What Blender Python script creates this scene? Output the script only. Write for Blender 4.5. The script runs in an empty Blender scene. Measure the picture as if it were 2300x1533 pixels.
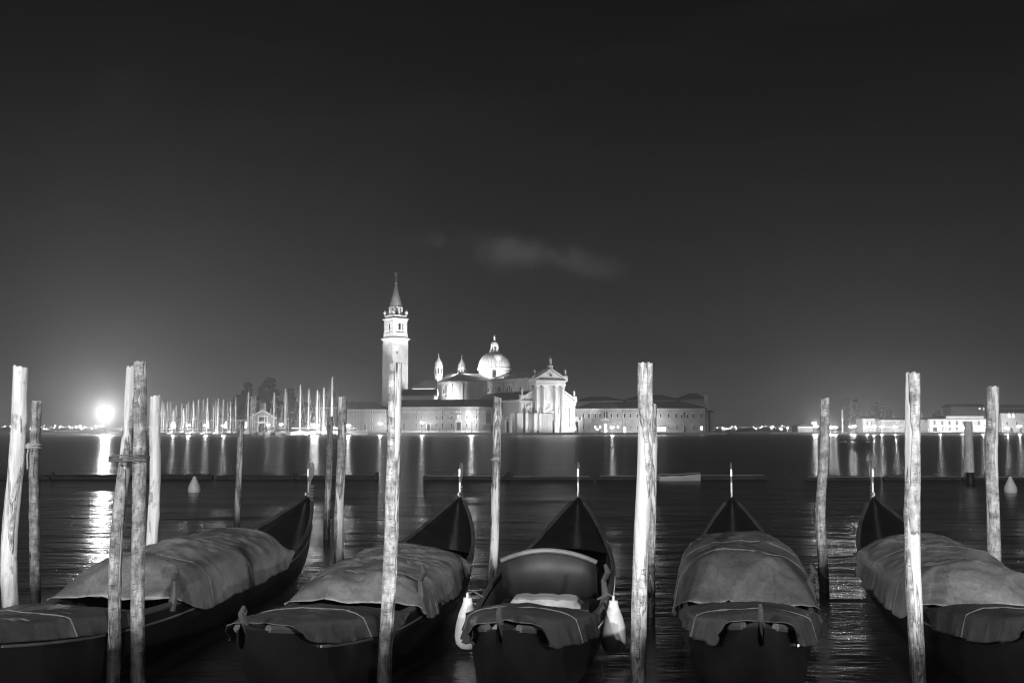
import bpy, math, random
from mathutils import Vector, Matrix, noise as mnoise
R = math.radians
random.seed(7)
sc = bpy.context.scene
col = sc.collection

# ------------------------------------------------------------------ camera
CAM_H = 2.4
FPX = 35.0 / 36.0 * 2300.0
PITCH = math.atan((962.0 - 766.5) / FPX)
cam_d = bpy.data.cameras.new('camera')
cam_d.lens = 35.0; cam_d.sensor_width = 36.0
cam_d.clip_start = 0.1; cam_d.clip_end = 6000
cam = bpy.data.objects.new('camera', cam_d); col.objects.link(cam)
cam.location = (0, 0, CAM_H); cam.rotation_euler = (R(90) + PITCH, 0, 0)
sc.camera = cam

# ------------------------------------------------------------------ night sky
SUN_EL, SUN_ROT = R(-4.0), R(200)
world = bpy.data.worlds.new('World'); sc.world = world; world.use_nodes = True
wn, wl = world.node_tree.nodes, world.node_tree.links
for n in list(wn): wn.remove(n)
w_out = wn.new('ShaderNodeOutputWorld'); w_bg = wn.new('ShaderNodeBackground')
w_sky = wn.new('ShaderNodeTexSky'); w_sky.sky_type = 'NISHITA'; w_sky.sun_disc = False
w_sky.sun_elevation = SUN_EL; w_sky.sun_rotation = SUN_ROT
w_bw = wn.new('ShaderNodeRGBToBW'); wl.new(w_sky.outputs[0], w_bw.inputs[0])
w_tc = wn.new('ShaderNodeTexCoord'); w_sep = wn.new('ShaderNodeSeparateXYZ')
wl.new(w_tc.outputs['Generated'], w_sep.inputs[0])
w_ramp = wn.new('ShaderNodeValToRGB')                       # town glow: brighter towards the horizon, all round
wl.new(w_sep.outputs['Z'], w_ramp.inputs[0])
els = w_ramp.color_ramp.elements
SKY = [(0.0, .118), (.03, .095), (.072, .040), (.13, .020), (.2, .0105), (.327, .0042), (.42, .002), (1.0, .0015)]
els[0].position, els[0].color = SKY[0][0], (SKY[0][1],) * 3 + (1,)
els[1].position, els[1].color = SKY[-1][0], (SKY[-1][1],) * 3 + (1,)
for p, v in SKY[1:-1]:
    e = els.new(p); e.color = (v, v, v, 1)
# thin night clouds (streaks of noise all over the sky) 
w_map = wn.new('ShaderNodeMapping'); w_map.inputs['Scale'].default_value = (1.5, 1.5, 9.0)
w_map.inputs['Location'].default_value = (0.0, 0.0, 0.0)
wl.new(w_tc.outputs['Generated'], w_map.inputs[0])
w_noi = wn.new('ShaderNodeTexNoise'); w_noi.inputs['Scale'].default_value = 2.2
w_noi.inputs['Detail'].default_value = 5; w_noi.inputs['Roughness'].default_value = .55
wl.new(w_map.outputs[0], w_noi.inputs[0])
w_cr = wn.new('ShaderNodeMapRange'); w_cr.inputs[1].default_value = .5; w_cr.inputs[2].default_value = .8
w_cr.inputs[3].default_value = 0; w_cr.inputs[4].default_value = .004
wl.new(w_noi.outputs[0], w_cr.inputs[0])
# one brighter cloud bank low above the island
w_cm = wn.new('ShaderNodeMapping'); w_cm.vector_type = 'POINT'
w_dist = wn.new('ShaderNodeVectorMath'); w_dist.operation = 'SUBTRACT'
wl.new(w_tc.outputs['Generated'], w_dist.inputs[0]); w_dist.inputs[1].default_value = (.018, .985, .171)
w_sc = wn.new('ShaderNodeVectorMath'); w_sc.operation = 'MULTIPLY'; w_sc.inputs[1].default_value = (1/.1, 1/.12, 1/.017)
w_cm.inputs['Rotation'].default_value = (0, R(-9), 0); wl.new(w_dist.outputs[0], w_cm.inputs[0]); wl.new(w_cm.outputs[0], w_sc.inputs[0])
w_len = wn.new('ShaderNodeVectorMath'); w_len.operation = 'LENGTH'; 
w_wob = wn.new('ShaderNodeTexNoise'); w_wob.inputs['Scale'].default_value = 13; w_wob.inputs['Detail'].default_value = 6
wl.new(w_tc.outputs['Generated'], w_wob.inputs[0])
w_add = wn.new('ShaderNodeVectorMath'); w_add.operation = 'ADD'
w_wm = wn.new('ShaderNodeVectorMath'); w_wm.operation = 'MULTIPLY_ADD'; w_wm.inputs[1].default_value = (3.2,)*3; w_wm.inputs[2].default_value = (-1.6,)*3
wl.new(w_wob.outputs[1], w_wm.inputs[0]); wl.new(w_sc.outputs[0], w_add.inputs[0]); wl.new(w_wm.outputs[0], w_add.inputs[1])
wl.new(w_add.outputs[0], w_len.inputs[0])
w_cl = wn.new('ShaderNodeMapRange'); w_cl.interpolation_type = 'SMOOTHERSTEP'
w_cl.inputs[1].default_value = 0; w_cl.inputs[2].default_value = 1.5; w_cl.inputs[3].default_value = .06; w_cl.inputs[4].default_value = 0
wl.new(w_len.outputs['Value'], w_cl.inputs[0])
def wmath(op, a, b):
    m = wn.new('ShaderNodeMath'); m.operation = op
    for i, x in enumerate((a, b)):
        if isinstance(x, (int, float)): m.inputs[i].default_value = x
        else: wl.new(x, m.inputs[i])
    return m.outputs[0]
tot = wmath('ADD', wmath('ADD', w_ramp.outputs[0], w_cr.outputs[0]), wmath('ADD', w_cl.outputs[0], wmath('MULTIPLY', w_bw.outputs[0], .02)))
wl.new(tot, w_bg.inputs[0]); w_bg.inputs[1].default_value = 1.0
wl.new(w_bg.outputs[0], w_out.inputs[0])
# added broad fill from behind the viewer, standing in for far town lights
sun_d = bpy.data.lights.new('town_fill', 'SUN'); sun_d.energy = .55; sun_d.angle = R(.5)
sun = bpy.data.objects.new('town_fill', sun_d); col.objects.link(sun); sun.rotation_euler = (R(62), 0, R(-24))

vs = sc.view_settings
vs.view_transform = 'Standard'; vs.look = 'None'; vs.exposure = 0; vs.gamma = 1
cy = sc.cycles
cy.use_denoising = True; cy.filter_width = 1.15 if hasattr(cy, 'filter_width') else 1.5
cy.max_bounces = 5; cy.diffuse_bounces = 2; cy.glossy_bounces = 3; cy.transmission_bounces = 3; cy.volume_bounces = 0
cy.caustics_reflective = False; cy.caustics_refractive = False
cy.sample_clamp_indirect = 4.0; cy.sample_clamp_direct = 0
cy.use_light_tree = True

# ------------------------------------------------------------------ pixel rays -> places
SP, CP = math.sin(PITCH), math.cos(PITCH)
def ray(u, v):
    tx, ty = (u - 1150.0) / FPX, (766.5 - v) / FPX
    return Vector((tx, CP - SP * ty, SP + CP * ty))
def at(u, v, d):
    r = ray(u, v); s = d / r.y
    return Vector((r.x * s, d, CAM_H + r.z * s))
def zat(v, d): return at(1150, v, d).z
def c1(cx, cy_): return 820 + cx / 3.832, 590 + cy_ / 3.832
def c2(cx, cy_): return 1260 + cx / 5.75, 840 + cy_ / 5.75
def c3(cx, cy_): return 340 + cx / 4.107, 820 + cy_ / 4.107
def c5(cx, cy_): return 1780 + cx / 4.423, 820 + cy_ / 4.423

# ------------------------------------------------------------------ materials (all grey: the photograph has no colour)
MATS = {}
def mat(name, base, rough=.8, var=.25, scale=2.0, stretch=(1, 1, 1), bump=.0, metallic=0.0, emit=0.0, detail=5, spec=.5, fine=None):
    m = bpy.data.materials.new(name); m.use_nodes = True; MATS[name] = m
    nt = m.node_tree; ns, ls = nt.nodes, nt.links
    b = ns['Principled BSDF']; b.inputs['Roughness'].default_value = rough; b.inputs['Metallic'].default_value = metallic
    b.inputs['Specular IOR Level'].default_value = spec
    if emit:
        b.inputs['Emission Color'].default_value = (1, 1, 1, 1); b.inputs['Emission Strength'].default_value = emit
    tc = ns.new('ShaderNodeTexCoord'); mp = ns.new('ShaderNodeMapping'); mp.inputs['Scale'].default_value = stretch
    ls.new(tc.outputs['Object'], mp.inputs[0])
    nz = ns.new('ShaderNodeTexNoise'); nz.inputs['Scale'].default_value = scale; nz.inputs['Detail'].default_value = detail
    nz.inputs['Roughness'].default_value = .6
    ls.new(mp.outputs[0], nz.inputs[0])
    mr = ns.new('ShaderNodeMapRange'); mr.inputs[1].default_value = .28; mr.inputs[2].default_value = .72
    mr.inputs[3].default_value = base * (1 - var); mr.inputs[4].default_value = min(.95, base * (1 + var))
    ls.new(nz.outputs[0], mr.inputs[0])
    src = mr.outputs[0]
    if fine:
        n2 = ns.new('ShaderNodeTexNoise'); n2.inputs['Scale'].default_value = fine; n2.inputs['Detail'].default_value = 3
        ls.new(mp.outputs[0], n2.inputs[0])
        m2 = ns.new('ShaderNodeMapRange'); m2.inputs[1].default_value = .3; m2.inputs[2].default_value = .7
        m2.inputs[3].default_value = .8; m2.inputs[4].default_value = 1.15
        ls.new(n2.outputs[0], m2.inputs[0])
        mm = ns.new('ShaderNodeMath'); mm.operation = 'MULTIPLY'; ls.new(src, mm.inputs[0]); ls.new(m2.outputs[0], mm.inputs[1]); src = mm.outputs[0]
    ls.new(src, b.inputs['Base Color'])
    if bump:
        bp = ns.new('ShaderNodeBump'); bp.inputs['Strength'].default_value = 1; bp.inputs['Distance'].default_value = bump
        ls.new(nz.outputs[0], bp.inputs['Height']); ls.new(bp.outputs[0], b.inputs['Normal'])
    return m
mat('istrian', .62, .7, .12, .5, fine=3); mat('stone_grey', .42, .8, .2, .6, fine=4)
mat('plaster', .5, .85, .2, .25, fine=2); mat('plaster_worn', .3, .9, .3, .2, fine=1.5); mat('plaster_white', .66, .85, .12, .3)
mat('brick', .26, .9, .2, .5, fine=5); mat('brick_pale', .36, .9, .18, .4, fine=5); mat('brick_dark', .17, .9, .2, .5, fine=4)
mat('roof_tile', .07, .9, .3, .8, fine=5); mat('roof_lead', .3, .6, .25, .5, fine=3)
mat('dome_lead', .5, .6, .22, .4, stretch=(1, 1, .3), fine=2)
mat('spire_lead', .5, .6, .15, .5, fine=2); mat('glass_dark', .02, .25, .2); mat('wood_dark', .06, .7, .3, 4); mat('iron', .03, .5, .3, 5)
mat('shutter', .12, .8, .2, 4)
mat('bronze', .2, .5, .3, 3); mat('metal_pale', .88, .5, .03, 3); mat('hull_white', .7, .35, .08, 1)
mat('hull_navy', .05, .3, .2, 1); mat('canvas_pale', .5, .9, .2, 2, bump=.02); mat('rigging', .6, .5, .1, 3)
mat('quay_stone', .45, .85, .25, .5, fine=4); mat('paving', .3, .85, .25, .6, fine=3); mat('kerb', .7, .7, .12, .7)
mat('leaf', .03, .7, .35, 1.5); mat('leaf_pale', .1, .7, .3, 1.5); mat('bark_tree', .08, .9, .3, 3, bump=.02)
mat('steel_lamp', .12, .5, .2, 3)
def globe_mat(name, e):
    m = bpy.data.materials.new(name); m.use_nodes = True; MATS[name] = m; nt = m.node_tree
    for n in list(nt.nodes): nt.nodes.remove(n)
    o = nt.nodes.new('ShaderNodeOutputMaterial'); a = nt.nodes.new('ShaderNodeAddShader'); em = nt.nodes.new('ShaderNodeEmission'); tr = nt.nodes.new('ShaderNodeBsdfTransparent')
    em.inputs[1].default_value = e; nt.links.new(em.outputs[0], a.inputs[0]); nt.links.new(tr.outputs[0], a.inputs[1]); nt.links.new(a.outputs[0], o.inputs[0]); m.cycles.emission_sampling = 'NONE'
for nm, e in (('lamp_far', 25), ('lamp_bright', 40), ('lamp_near', 20), ('lamp_harbour', 150)): globe_mat(nm, e)
mat('window_lit', .8, .5, 0, 1, emit=2.2); mat('doorway_lit', .8, .5, 0, 1, emit=5)
mat('sign_lit', .8, .4, 0, 1, emit=6)
mat('shore_dark', .04, .95, .3, .02); mat('tiny_light', .8, .4, 0, 1, emit=60)
mat('gondola_black', .012, .28, .3, 2, spec=.5); mat('gondola_inside', .03, .5, .3, 3); mat('ferro', .55, .3, .12, 4, metallic=.8)
mat('tarp_grey', .085, .45, .45, 2.2, bump=.012, fine=26); mat('tarp_pale', .17, .4, .45, 2.2, bump=.012, fine=26); mat('tarp_dark', .045, .45, .45, 2.2, bump=.012, fine=26)
mat('fender_white', .78, .45, .12, 6); mat('rope_pale', .42, .9, .25, 40, bump=.003); mat('rope_dark', .1, .9, .25, 40, bump=.003)
mat('cushion', .4, .8, .15, 5); mat('buoy_white', .75, .5, .1, 6); mat('pontoon', .05, .85, .4, 1.2, fine=6); mat('pontoon_top', .2, .85, .3, 1.2, fine=6)
mat('post_white', .75, .7, .2, 3, stretch=(1, 1, .25), fine=12); mat('bark_wet', .03, .4, .4, 8); mat('end_grain', .5, .9, .25, 30)

def pole_mat(name, bark, wood, amount, seed):
    """round timber: bark with strips of bare wood showing, dark wet foot at the tide line"""
    m = bpy.data.materials.new(name); m.use_nodes = True; MATS[name] = m
    nt = m.node_tree; ns, ls = nt.nodes, nt.links; b = ns['Principled BSDF']; b.inputs['Specular IOR Level'].default_value = .25
    tc = ns.new('ShaderNodeTexCoord')
    def nz(scale, stretch, detail=4, rough=.6, off=0, dist=0.0):
        mp = ns.new('ShaderNodeMapping'); mp.inputs['Scale'].default_value = stretch; mp.inputs['Location'].default_value = (seed * 3.1 + off, seed * 1.7, seed * 2.3 + off)
        ls.new(tc.outputs['Object'], mp.inputs[0])
        t = ns.new('ShaderNodeTexNoise'); t.inputs['Scale'].default_value = scale; t.inputs['Detail'].default_value = detail; t.inputs['Roughness'].default_value = rough
        t.inputs['Distortion'].default_value = dist
        ls.new(mp.outputs[0], t.inputs[0]); return t.outputs[0]
    def rng(x, a, b_, c, d):
        r = ns.new('ShaderNodeMapRange'); r.inputs[1].default_value = a; r.inputs[2].default_value = b_; r.inputs[3].default_value = c; r.inputs[4].default_value = d
        ls.new(x, r.inputs[0]); return r.outputs[0]
    def op(o, x, y):
        q = ns.new('ShaderNodeMath'); q.operation = o
        for i, k in enumerate((x, y)):
            if isinstance(k, (int, float)): q.inputs[i].default_value = k
            else: ls.new(k, q.inputs[i])
        return q.outputs[0]
    patch = rng(nz(4.0, (1.8, 1.8, .22), 4, .55, 0, .5), amount, amount + .03, 0, 1)      # where the bark has come off
    bark_c = op('MULTIPLY', rng(nz(30, (1, 1, .3), 5, .7, 5), .3, .72, bark * .35, min(.95, bark * 1.8)), rng(nz(7, (1, 1, 1.6), 3, .5, 9), .3, .7, .5, 1.35))
    lent = rng(nz(16, (1, 1, 5.5), 2, .5, 21), .60, .68, 1, .35)                             # dark cross marks in the bark
    bark_c = op('MULTIPLY', bark_c, lent)
    wood_c = op('MULTIPLY', rng(nz(30, (1, 1, .06), 3, .6, 13), .3, .7, wood * .72, wood * 1.2), rng(nz(9, (1, 1, .5), 3, .5, 31), .62, .70, 1, .55))
    mx = ns.new('ShaderNodeMix'); mx.data_type = 'FLOAT'
    ls.new(patch, mx.inputs[0]); ls.new(bark_c, mx.inputs[2]); ls.new(wood_c, mx.inputs[3])
    crack = rng(nz(11, (1, 1, .045), 3, .6, 53, .3), .635, .66, 1, .22)                             # long drying cracks
    geo = ns.new('ShaderNodeNewGeometry'); sp = ns.new('ShaderNodeSeparateXYZ'); ls.new(geo.outputs['Position'], sp.inputs[0])
    zz = op('ADD', sp.outputs[2], op('MULTIPLY', op('SUBTRACT', nz(6, (1, 1, .5), 3, .5, 41), .5), .5))
    wet = rng(zz, .3, .8, 0.06, 1)                                                          # algae and wet wood below the high-water mark
    ls.new(op('MULTIPLY', op('MULTIPLY', mx.outputs[0], crack), wet), b.inputs['Base Color'])
    ls.new(rng(zz, .1, .7, .35, .9), b.inputs['Roughness'])
    h = op('ADD', op('MULTIPLY', op('SUBTRACT', 1, patch), op('ADD', nz(24, (1, 1, .4), 4, .7, 5), .8)), op('MULTIPLY', nz(30, (1, 1, .06), 3, .6, 13), .4))
    bp = ns.new('ShaderNodeBump'); bp.inputs['Distance'].default_value = .018; bp.inputs['Strength'].default_value = 1.0
    ls.new(h, bp.inputs['Height']); ls.new(bp.outputs[0], b.inputs['Normal'])
    return m

# ------------------------------------------------------------------ mesh building helpers
class MB:
    def __init__(s): s.v = []; s.f = []
    def add(s, vs_, fs):
        o = len(s.v); s.v += [tuple(p) for p in vs_]; s.f += [tuple(i + o for i in f) for f in fs]; return s
    def box(s, x0, x1, y0, y1, z0, z1, M=None):
        P = [(x0, y0, z0), (x1, y0, z0), (x1, y1, z0), (x0, y1, z0), (x0, y0, z1), (x1, y0, z1), (x1, y1, z1), (x0, y1, z1)]
        if M is not None: P = [M @ Vector(p) for p in P]
        return s.add(P, [(0, 3, 2, 1), (4, 5, 6, 7), (0, 1, 5, 4), (1, 2, 6, 5), (2, 3, 7, 6), (3, 0, 4, 7)])
    def prism_y(s, poly, y0, y1):                       # polygon in x,z pushed along y
        n = len(poly)
        P = [(x, y0, z) for x, z in poly] + [(x, y1, z) for x, z in poly]
        F = [tuple(range(n)), tuple(reversed(range(n, 2 * n)))] + [(i, i + n, (i + 1) % n + n, (i + 1) % n) for i in range(n)]
        return s.add(P, F)
    def prism_z(s, poly, z0, z1):
        n = len(poly)
        P = [(x, y, z0) for x, y in poly] + [(x, y, z1) for x, y in poly]
        F = [tuple(reversed(range(n))), tuple(range(n, 2 * n))] + [(i, (i + 1) % n, (i + 1) % n + n, i + n) for i in range(n)]
        return s.add(P, F)
    def lathe(s, prof, n=16, cx=0, cy=0, a0=0, a1=2 * math.pi, sx=1, sy=1):
        full = abs(a1 - a0 - 2 * math.pi) < 1e-6; m = n if full else n + 1
        P = []
        for r, z in prof:
            for i in range(m):
                a = a0 + (a1 - a0) * i / n; P.append((cx + r * math.cos(a) * sx, cy + r * math.sin(a) * sy, z))
        F = []
        for j in range(len(prof) - 1):
            for i in range(n):
                k = (i + 1) % m; F.append((j * m + i, j * m + k, (j + 1) * m + k, (j + 1) * m + i))
        if full:
            if prof[0][0] > 1e-4: F.append(tuple(reversed(range(m))))
            if prof[-1][0] > 1e-4: F.append(tuple(range((len(prof) - 1) * m, len(prof) * m)))
        return s.add(P, F)
    def tube(s, pts, r, n=6, caps=True):
        pts = [Vector(p) for p in pts]; rr = r if isinstance(r, (list, tuple)) else [r] * len(pts)
        P = []; up = Vector((0, 0, 1)); prev = None
        for i, p in enumerate(pts):
            t = (pts[min(i + 1, len(pts) - 1)] - pts[max(i - 1, 0)]).normalized()
            if prev is None:
                a = t.cross(up if abs(t.z) < .9 else Vector((1, 0, 0))).normalized()
            else:
                a = (prev - t * prev.dot(t)).normalized()
            prev = a; b = t.cross(a)
            for k in range(n):
                g = 2 * math.pi * k / n; P.append(p + (a * math.cos(g) + b * math.sin(g)) * rr[i])
        F = [(i * n + k, i * n + (k + 1) % n, (i + 1) * n + (k + 1) % n, (i + 1) * n + k) for i in range(len(pts) - 1) for k in range(n)]
        if caps: F += [tuple(reversed(range(n))), tuple(range((len(pts) - 1) * n, len(pts) * n))]
        return s.add(P, F)
    def grid(s, rows):
        m = len(rows[0]); P = [p for r in rows for p in r]
        F = [(j * m + i, j * m + i + 1, (j + 1) * m + i + 1, (j + 1) * m + i) for j in range(len(rows) - 1) for i in range(m - 1)]
        return s.add(P, F)
    def mesh(s, name, m, smooth=False):
        me = bpy.data.meshes.new(name); me.from_pydata(s.v, [], s.f); me.validate()
        me.materials.append(MATS[m] if isinstance(m, str) else m)
        if smooth:
            me.polygons.foreach_set('use_smooth', [True] * len(me.polygons))
            try: me.set_sharp_from_angle(angle=R(40))
            except Exception: pass
        me.update(); return me
    def build(s, name, m, parent=None, loc=(0, 0, 0), rz=0, smooth=False):
        return inst(name, s.mesh(name, m, smooth), parent, loc, rz)
def inst(name, me, parent=None, loc=(0, 0, 0), rz=0, rot=None):
    o = bpy.data.objects.new(name, me); col.objects.link(o); o.parent = parent
    o.location = loc; o.rotation_euler = rot if rot else (0, 0, rz); return o
def tag(o, label=None, cat=None, group=None, kind=None):
    if label: o['label'] = label
    if cat: o['category'] = cat
    if group: o['group'] = group
    if kind: o['kind'] = kind
    return o
def thing(name, label, cat, loc=(0, 0, 0), rz=0, group=None):
    o = bpy.data.objects.new(name, None); col.objects.link(o); o.location = loc; o.rotation_euler = (0, 0, rz); o.empty_display_size = .3
    return tag(o, label, cat, group)
def copy_tree(o, parent=None):
    c = o.copy(); col.objects.link(c); c.parent = parent
    for ch in [k for k in bpy.data.objects if k.parent == o]: copy_tree(ch, c)
    return c

# ================================================================== SETTING: water, quays, far shore
def water():
    mb = MB(); mb.add([(-1500, 3.5, 0), (1500, 3.5, 0), (1500, 1180, 0), (-1500, 1180, 0)], [(0, 1, 2, 3)])
    m = bpy.data.materials.new('water'); m.use_nodes = True; MATS['water'] = m
    nt = m.node_tree; ns, ls = nt.nodes, nt.links; b = ns['Principled BSDF']
    b.inputs['Base Color'].default_value = (.006, .006, .006, 1); b.inputs['Roughness'].default_value = .25; b.inputs['IOR'].default_value = 1.33
    geo = ns.new('ShaderNodeNewGeometry')
    def nz(sc_, stretch, det, off):
        mp = ns.new('ShaderNodeMapping'); mp.inputs['Scale'].default_value = stretch; mp.inputs['Location'].default_value = (off, off, 0); mp.inputs['Rotation'].default_value = (0, 0, R(off * 3))
        ls.new(geo.outputs['Position'], mp.inputs[0]); t = ns.new('ShaderNodeTexNoise'); t.inputs['Scale'].default_value = sc_; t.inputs['Detail'].default_value = det
        ls.new(mp.outputs[0], t.inputs[0]); return t.outputs[0]
    last = None
    for sc_, st, det, dist, off in ((.22, (.8, 1.2, 1), 2, .16, 2.0), (1.3, (.6, 1.4, 1), 3, .055, 5.0), (6.0, (.55, 1.4, 1), 3, .013, 1.0)):
        bp = ns.new('ShaderNodeBump'); bp.inputs['Strength'].default_value = 1; bp.inputs['Distance'].default_value = dist
        ls.new(nz(sc_, st, det, off), bp.inputs['Height'])
        if sc_ > 1:
            pr = ns.new('ShaderNodeMapRange'); pr.inputs[1].default_value = .35; pr.inputs[2].default_value = .65; pr.inputs[3].default_value = .25; pr.inputs[4].default_value = 1.25
            ls.new(nz(.09 if sc_ < 3 else .2, (.5, 1.4, 1), 3, 7.0 + sc_), pr.inputs[0]); ls.new(pr.outputs[0], bp.inputs['Strength'])
        if last: ls.new(last, bp.inputs['Normal'])
        last = bp.outputs[0]
    ls.new(last, b.inputs['Normal'])
    return tag(mb.build('water', m), kind='structure')
water()

QZ = .8
def quay(name, poly, z, kerb_line, m='paving'):
    """stone-walled embankment: solid of stone, paving on top, pale kerb stones along the water edge"""
    o = MB().prism_z(poly, -1.2, z).build(name, 'quay_stone'); tag(o, kind='structure')
    cx = sum(p[0] for p in poly) / len(poly); cyy = sum(p[1] for p in poly) / len(poly)
    inner = [(cx + (x - cx) * .995, cyy + (y - cyy) * .995) for x, y in poly]
    MB().prism_z(inner, z + .004, z + .03).build('paving', m, o)
    k = MB()
    for (x0, y0), (x1, y1) in zip(kerb_line[:-1], kerb_line[1:]):
        d = Vector((x1 - x0, y1 - y0, 0)); L = d.length; a = math.atan2(d.y, d.x); M = Matrix.Translation((x0, y0, 0)) @ Matrix.Rotation(a, 4, 'Z')
        n = max(1, int(L / 6)); 
        for i in range(n): k.box(L * i / n + .02, L * (i + 1) / n - .02, -.12, .55, z - .18, z + .05, M)
    k.build('kerb', 'kerb', o)
    return o
isl_f = [(-190, 404), (-150, 397), (-62, 392), (-20, 388), (40, 388), (84, 392), (86, 430)]
quay('island_quay', isl_f + [(86, 560), (-190, 560)], QZ, isl_f)
giu_f = [(104, 470), (112, 434), (160, 430), (330, 424)]
quay('far_quay', giu_f + [(330, 560), (104, 560)], QZ, giu_f)
o = MB().box(-60, 60, -44, 3.4, -1.2, .85).build('promenade', 'paving'); tag(o, kind='structure')
k = MB()
for i in range(60): k.box(-60 + i * 2 + .01, -58 + i * 2 - .01, 2.9, 3.45, .7, .88)
k.build('kerb', 'kerb', o)

# low land on the far side of the lagoon, with its scatter of lights
def far_shore():
    rows = []
    for j, (dy, hh) in enumerate(((0, 0), (6, 1), (60, 1), (90, 0))):
        rows.append([(-1400 + i * 20, 1080 + dy, (.2 + (3.5 + 1.5 * mnoise.noise(Vector((i * .31, 3, 0))) + 1.5 * mnoise.noise(Vector((i * 1.3, 9, 0)))) * hh) - (0 if hh else .4)) for i in range(141)])
    o = MB().grid(rows).build('far_shore', 'shore_dark'); tag(o, kind='structure')
    lights = MB()
    rnd = random.Random(3)
    for u0, u1, n in ((0, 290, 70), (1604, 1800, 45), (290, 370, 10)):
        for i in range(n):
            u = rnd.uniform(u0, u1); d = rnd.uniform(1040, 1078); p = at(u, rnd.uniform(955.5, 963.5), d)
            r = rnd.choice((.2, .26, .35, .5)); p.z = max(p.z, .5)
            lights.lathe([(0.0, p.z - r), (r, p.z), (0, p.z + r)], 5, p.x, p.y)
    l = lights.build('shore_lights', 'tiny_light'); tag(l, 'scatter of tiny lights along the far lagoon shore', 'lights', kind='stuff')
far_shore()

# ================================================================== generic pieces of buildings
WCACHE = {}
def window_mesh(w, h, style, frame='istrian', pane='glass_dark'):
    key = (round(w, 1), round(h, 1), style, frame, pane)
    if key in WCACHE: return WCACHE[key]
    w, h = max(.3, round(w, 1)), max(.4, round(h, 1)); t = max(.14, w * .2); f = MB(); p = MB()
    if style in ('arch', 'archdoor'):
        r = w / 2; hs = h / 2 - r; n = 10
        inn = [(-r, -h / 2)] + [(-r * math.cos(math.pi * i / n), hs + r * math.sin(math.pi * i / n)) for i in range(n + 1)] + [(r, -h / 2)]
        R2 = r + t
        out = [(-R2, -h / 2)] + [(-R2 * math.cos(math.pi * i / n), hs + R2 * math.sin(math.pi * i / n)) for i in range(n + 1)] + [(R2, -h / 2)]
        for i in range(len(inn) - 1):
            q = [inn[i], inn[i + 1], out[i + 1], out[i]]; f.prism_y(q, -.14, .0)
        p.prism_y(inn, -.03, 0)
    elif style == 'lunette':
        r = w / 2; n = 16
        for i in range(n):
            a, b = math.pi * i / n, math.pi * (i + 1) / n
            f.prism_y([(-r * math.cos(a), r * math.sin(a)), (-r * math.cos(b), r * math.sin(b)), (-(r + t) * math.cos(b), (r + t) * math.sin(b)), (-(r + t) * math.cos(a), (r + t) * math.sin(a))], -.2, 0)
        f.box(-r - t, r + t, -.25, 0, -t * .8, 0)
        for x in (-r / 3, r / 3): f.box(x - t * .4, x + t * .4, -.2, 0, 0, math.sqrt(r * r - x * x))
        p.prism_y([(-r * math.cos(math.pi * i / n), r * math.sin(math.pi * i / n)) for i in range(n + 1)], -.03, 0)
    elif style == 'round':
        r = w / 2; n = 14
        for i in range(n):
            a, b = 2 * math.pi * i / n, 2 * math.pi * (i + 1) / n
            f.prism_y([(r * math.cos(a), r * math.sin(a)), ((r + t) * math.cos(a), (r + t) * math.sin(a)), ((r + t) * math.cos(b), (r + t) * math.sin(b)), (r * math.cos(b), r * math.sin(b))], -.14, 0)
        p.prism_y([(r * math.cos(-2 * math.pi * i / n), r * math.sin(-2 * math.pi * i / n)) for i in range(n)], -.03, 0)
    else:
        f.box(-w / 2 - t, -w / 2, -.12, 0, -h / 2, h / 2); f.box(w / 2, w / 2 + t, -.12, 0, -h / 2, h / 2)
        f.box(-w / 2 - t, w / 2 + t, -.13, 0, h / 2, h / 2 + t); f.box(-w / 2 - t * 1.3, w / 2 + t * 1.3, -.25, 0, -h / 2 - t, -h / 2)
        p.box(-w / 2, w / 2, -.03, 0, -h / 2, h / 2)
        if style == 'ped':
            z = h / 2 + t; f.box(-w / 2 - t * 1.6, w / 2 + t * 1.6, -.28, 0, z, z + t * .7); z += t * .7
            f.prism_y([(-w / 2 - t * 1.7, z), (w / 2 + t * 1.7, z), (0, z + w * .42)], -.26, 0)
        elif style == 'seg':
            z = h / 2 + t; f.box(-w / 2 - t * 1.6, w / 2 + t * 1.6, -.28, 0, z, z + t * .7); z += t * .7; a = w / 2 + t * 1.7
            f.prism_y([(a * math.cos(math.pi - math.pi * i / 8) * -1 * -1, z + .38 * w * math.sin(math.pi * i / 8)) for i in range(9)][::-1], -.26, 0)
    WCACHE[key] = (f.mesh('window', frame), p.mesh('pane', pane)); return WCACHE[key]
def put_window(parent, loc, rz, w, h, style='plain', frame='istrian', pane='glass_dark', name='window'):
    fm, pm = window_mesh(w, h, style, frame, pane)
    o = inst(name, fm, parent, loc, rz); inst('pane', pm, o); return o

def seg_point(u, A, B):
    r = ray(u, 962); dx, dy = r.x, r.y; ex, ey = B[0] - A[0], B[1] - A[1]
    den = dx * ey - dy * ex
    t = (A[0] * ey - A[1] * ex) / den; x, y = dx * t, dy * t
    s = ((x - A[0]) * ex + (y - A[1]) * ey) / (ex * ex + ey * ey); return x, y, s
def on_wall(u, v, front):
    for A, B in zip(front[:-1], front[1:]):
        x, y, s = seg_point(u, A, B)
        if -.001 <= s <= 1.001:
            return Vector((x, y, zat(v, y))), math.atan2(B[1] - A[1], B[0] - A[0])
    A, B = (front[0], front[1]) if u < 1150 + front[0][0] / front[0][1] * FPX else (front[-2], front[-1])
    x, y, s = seg_point(u, A, B); return Vector((x, y, zat(v, y))), math.atan2(B[1] - A[1], B[0] - A[0])

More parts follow.
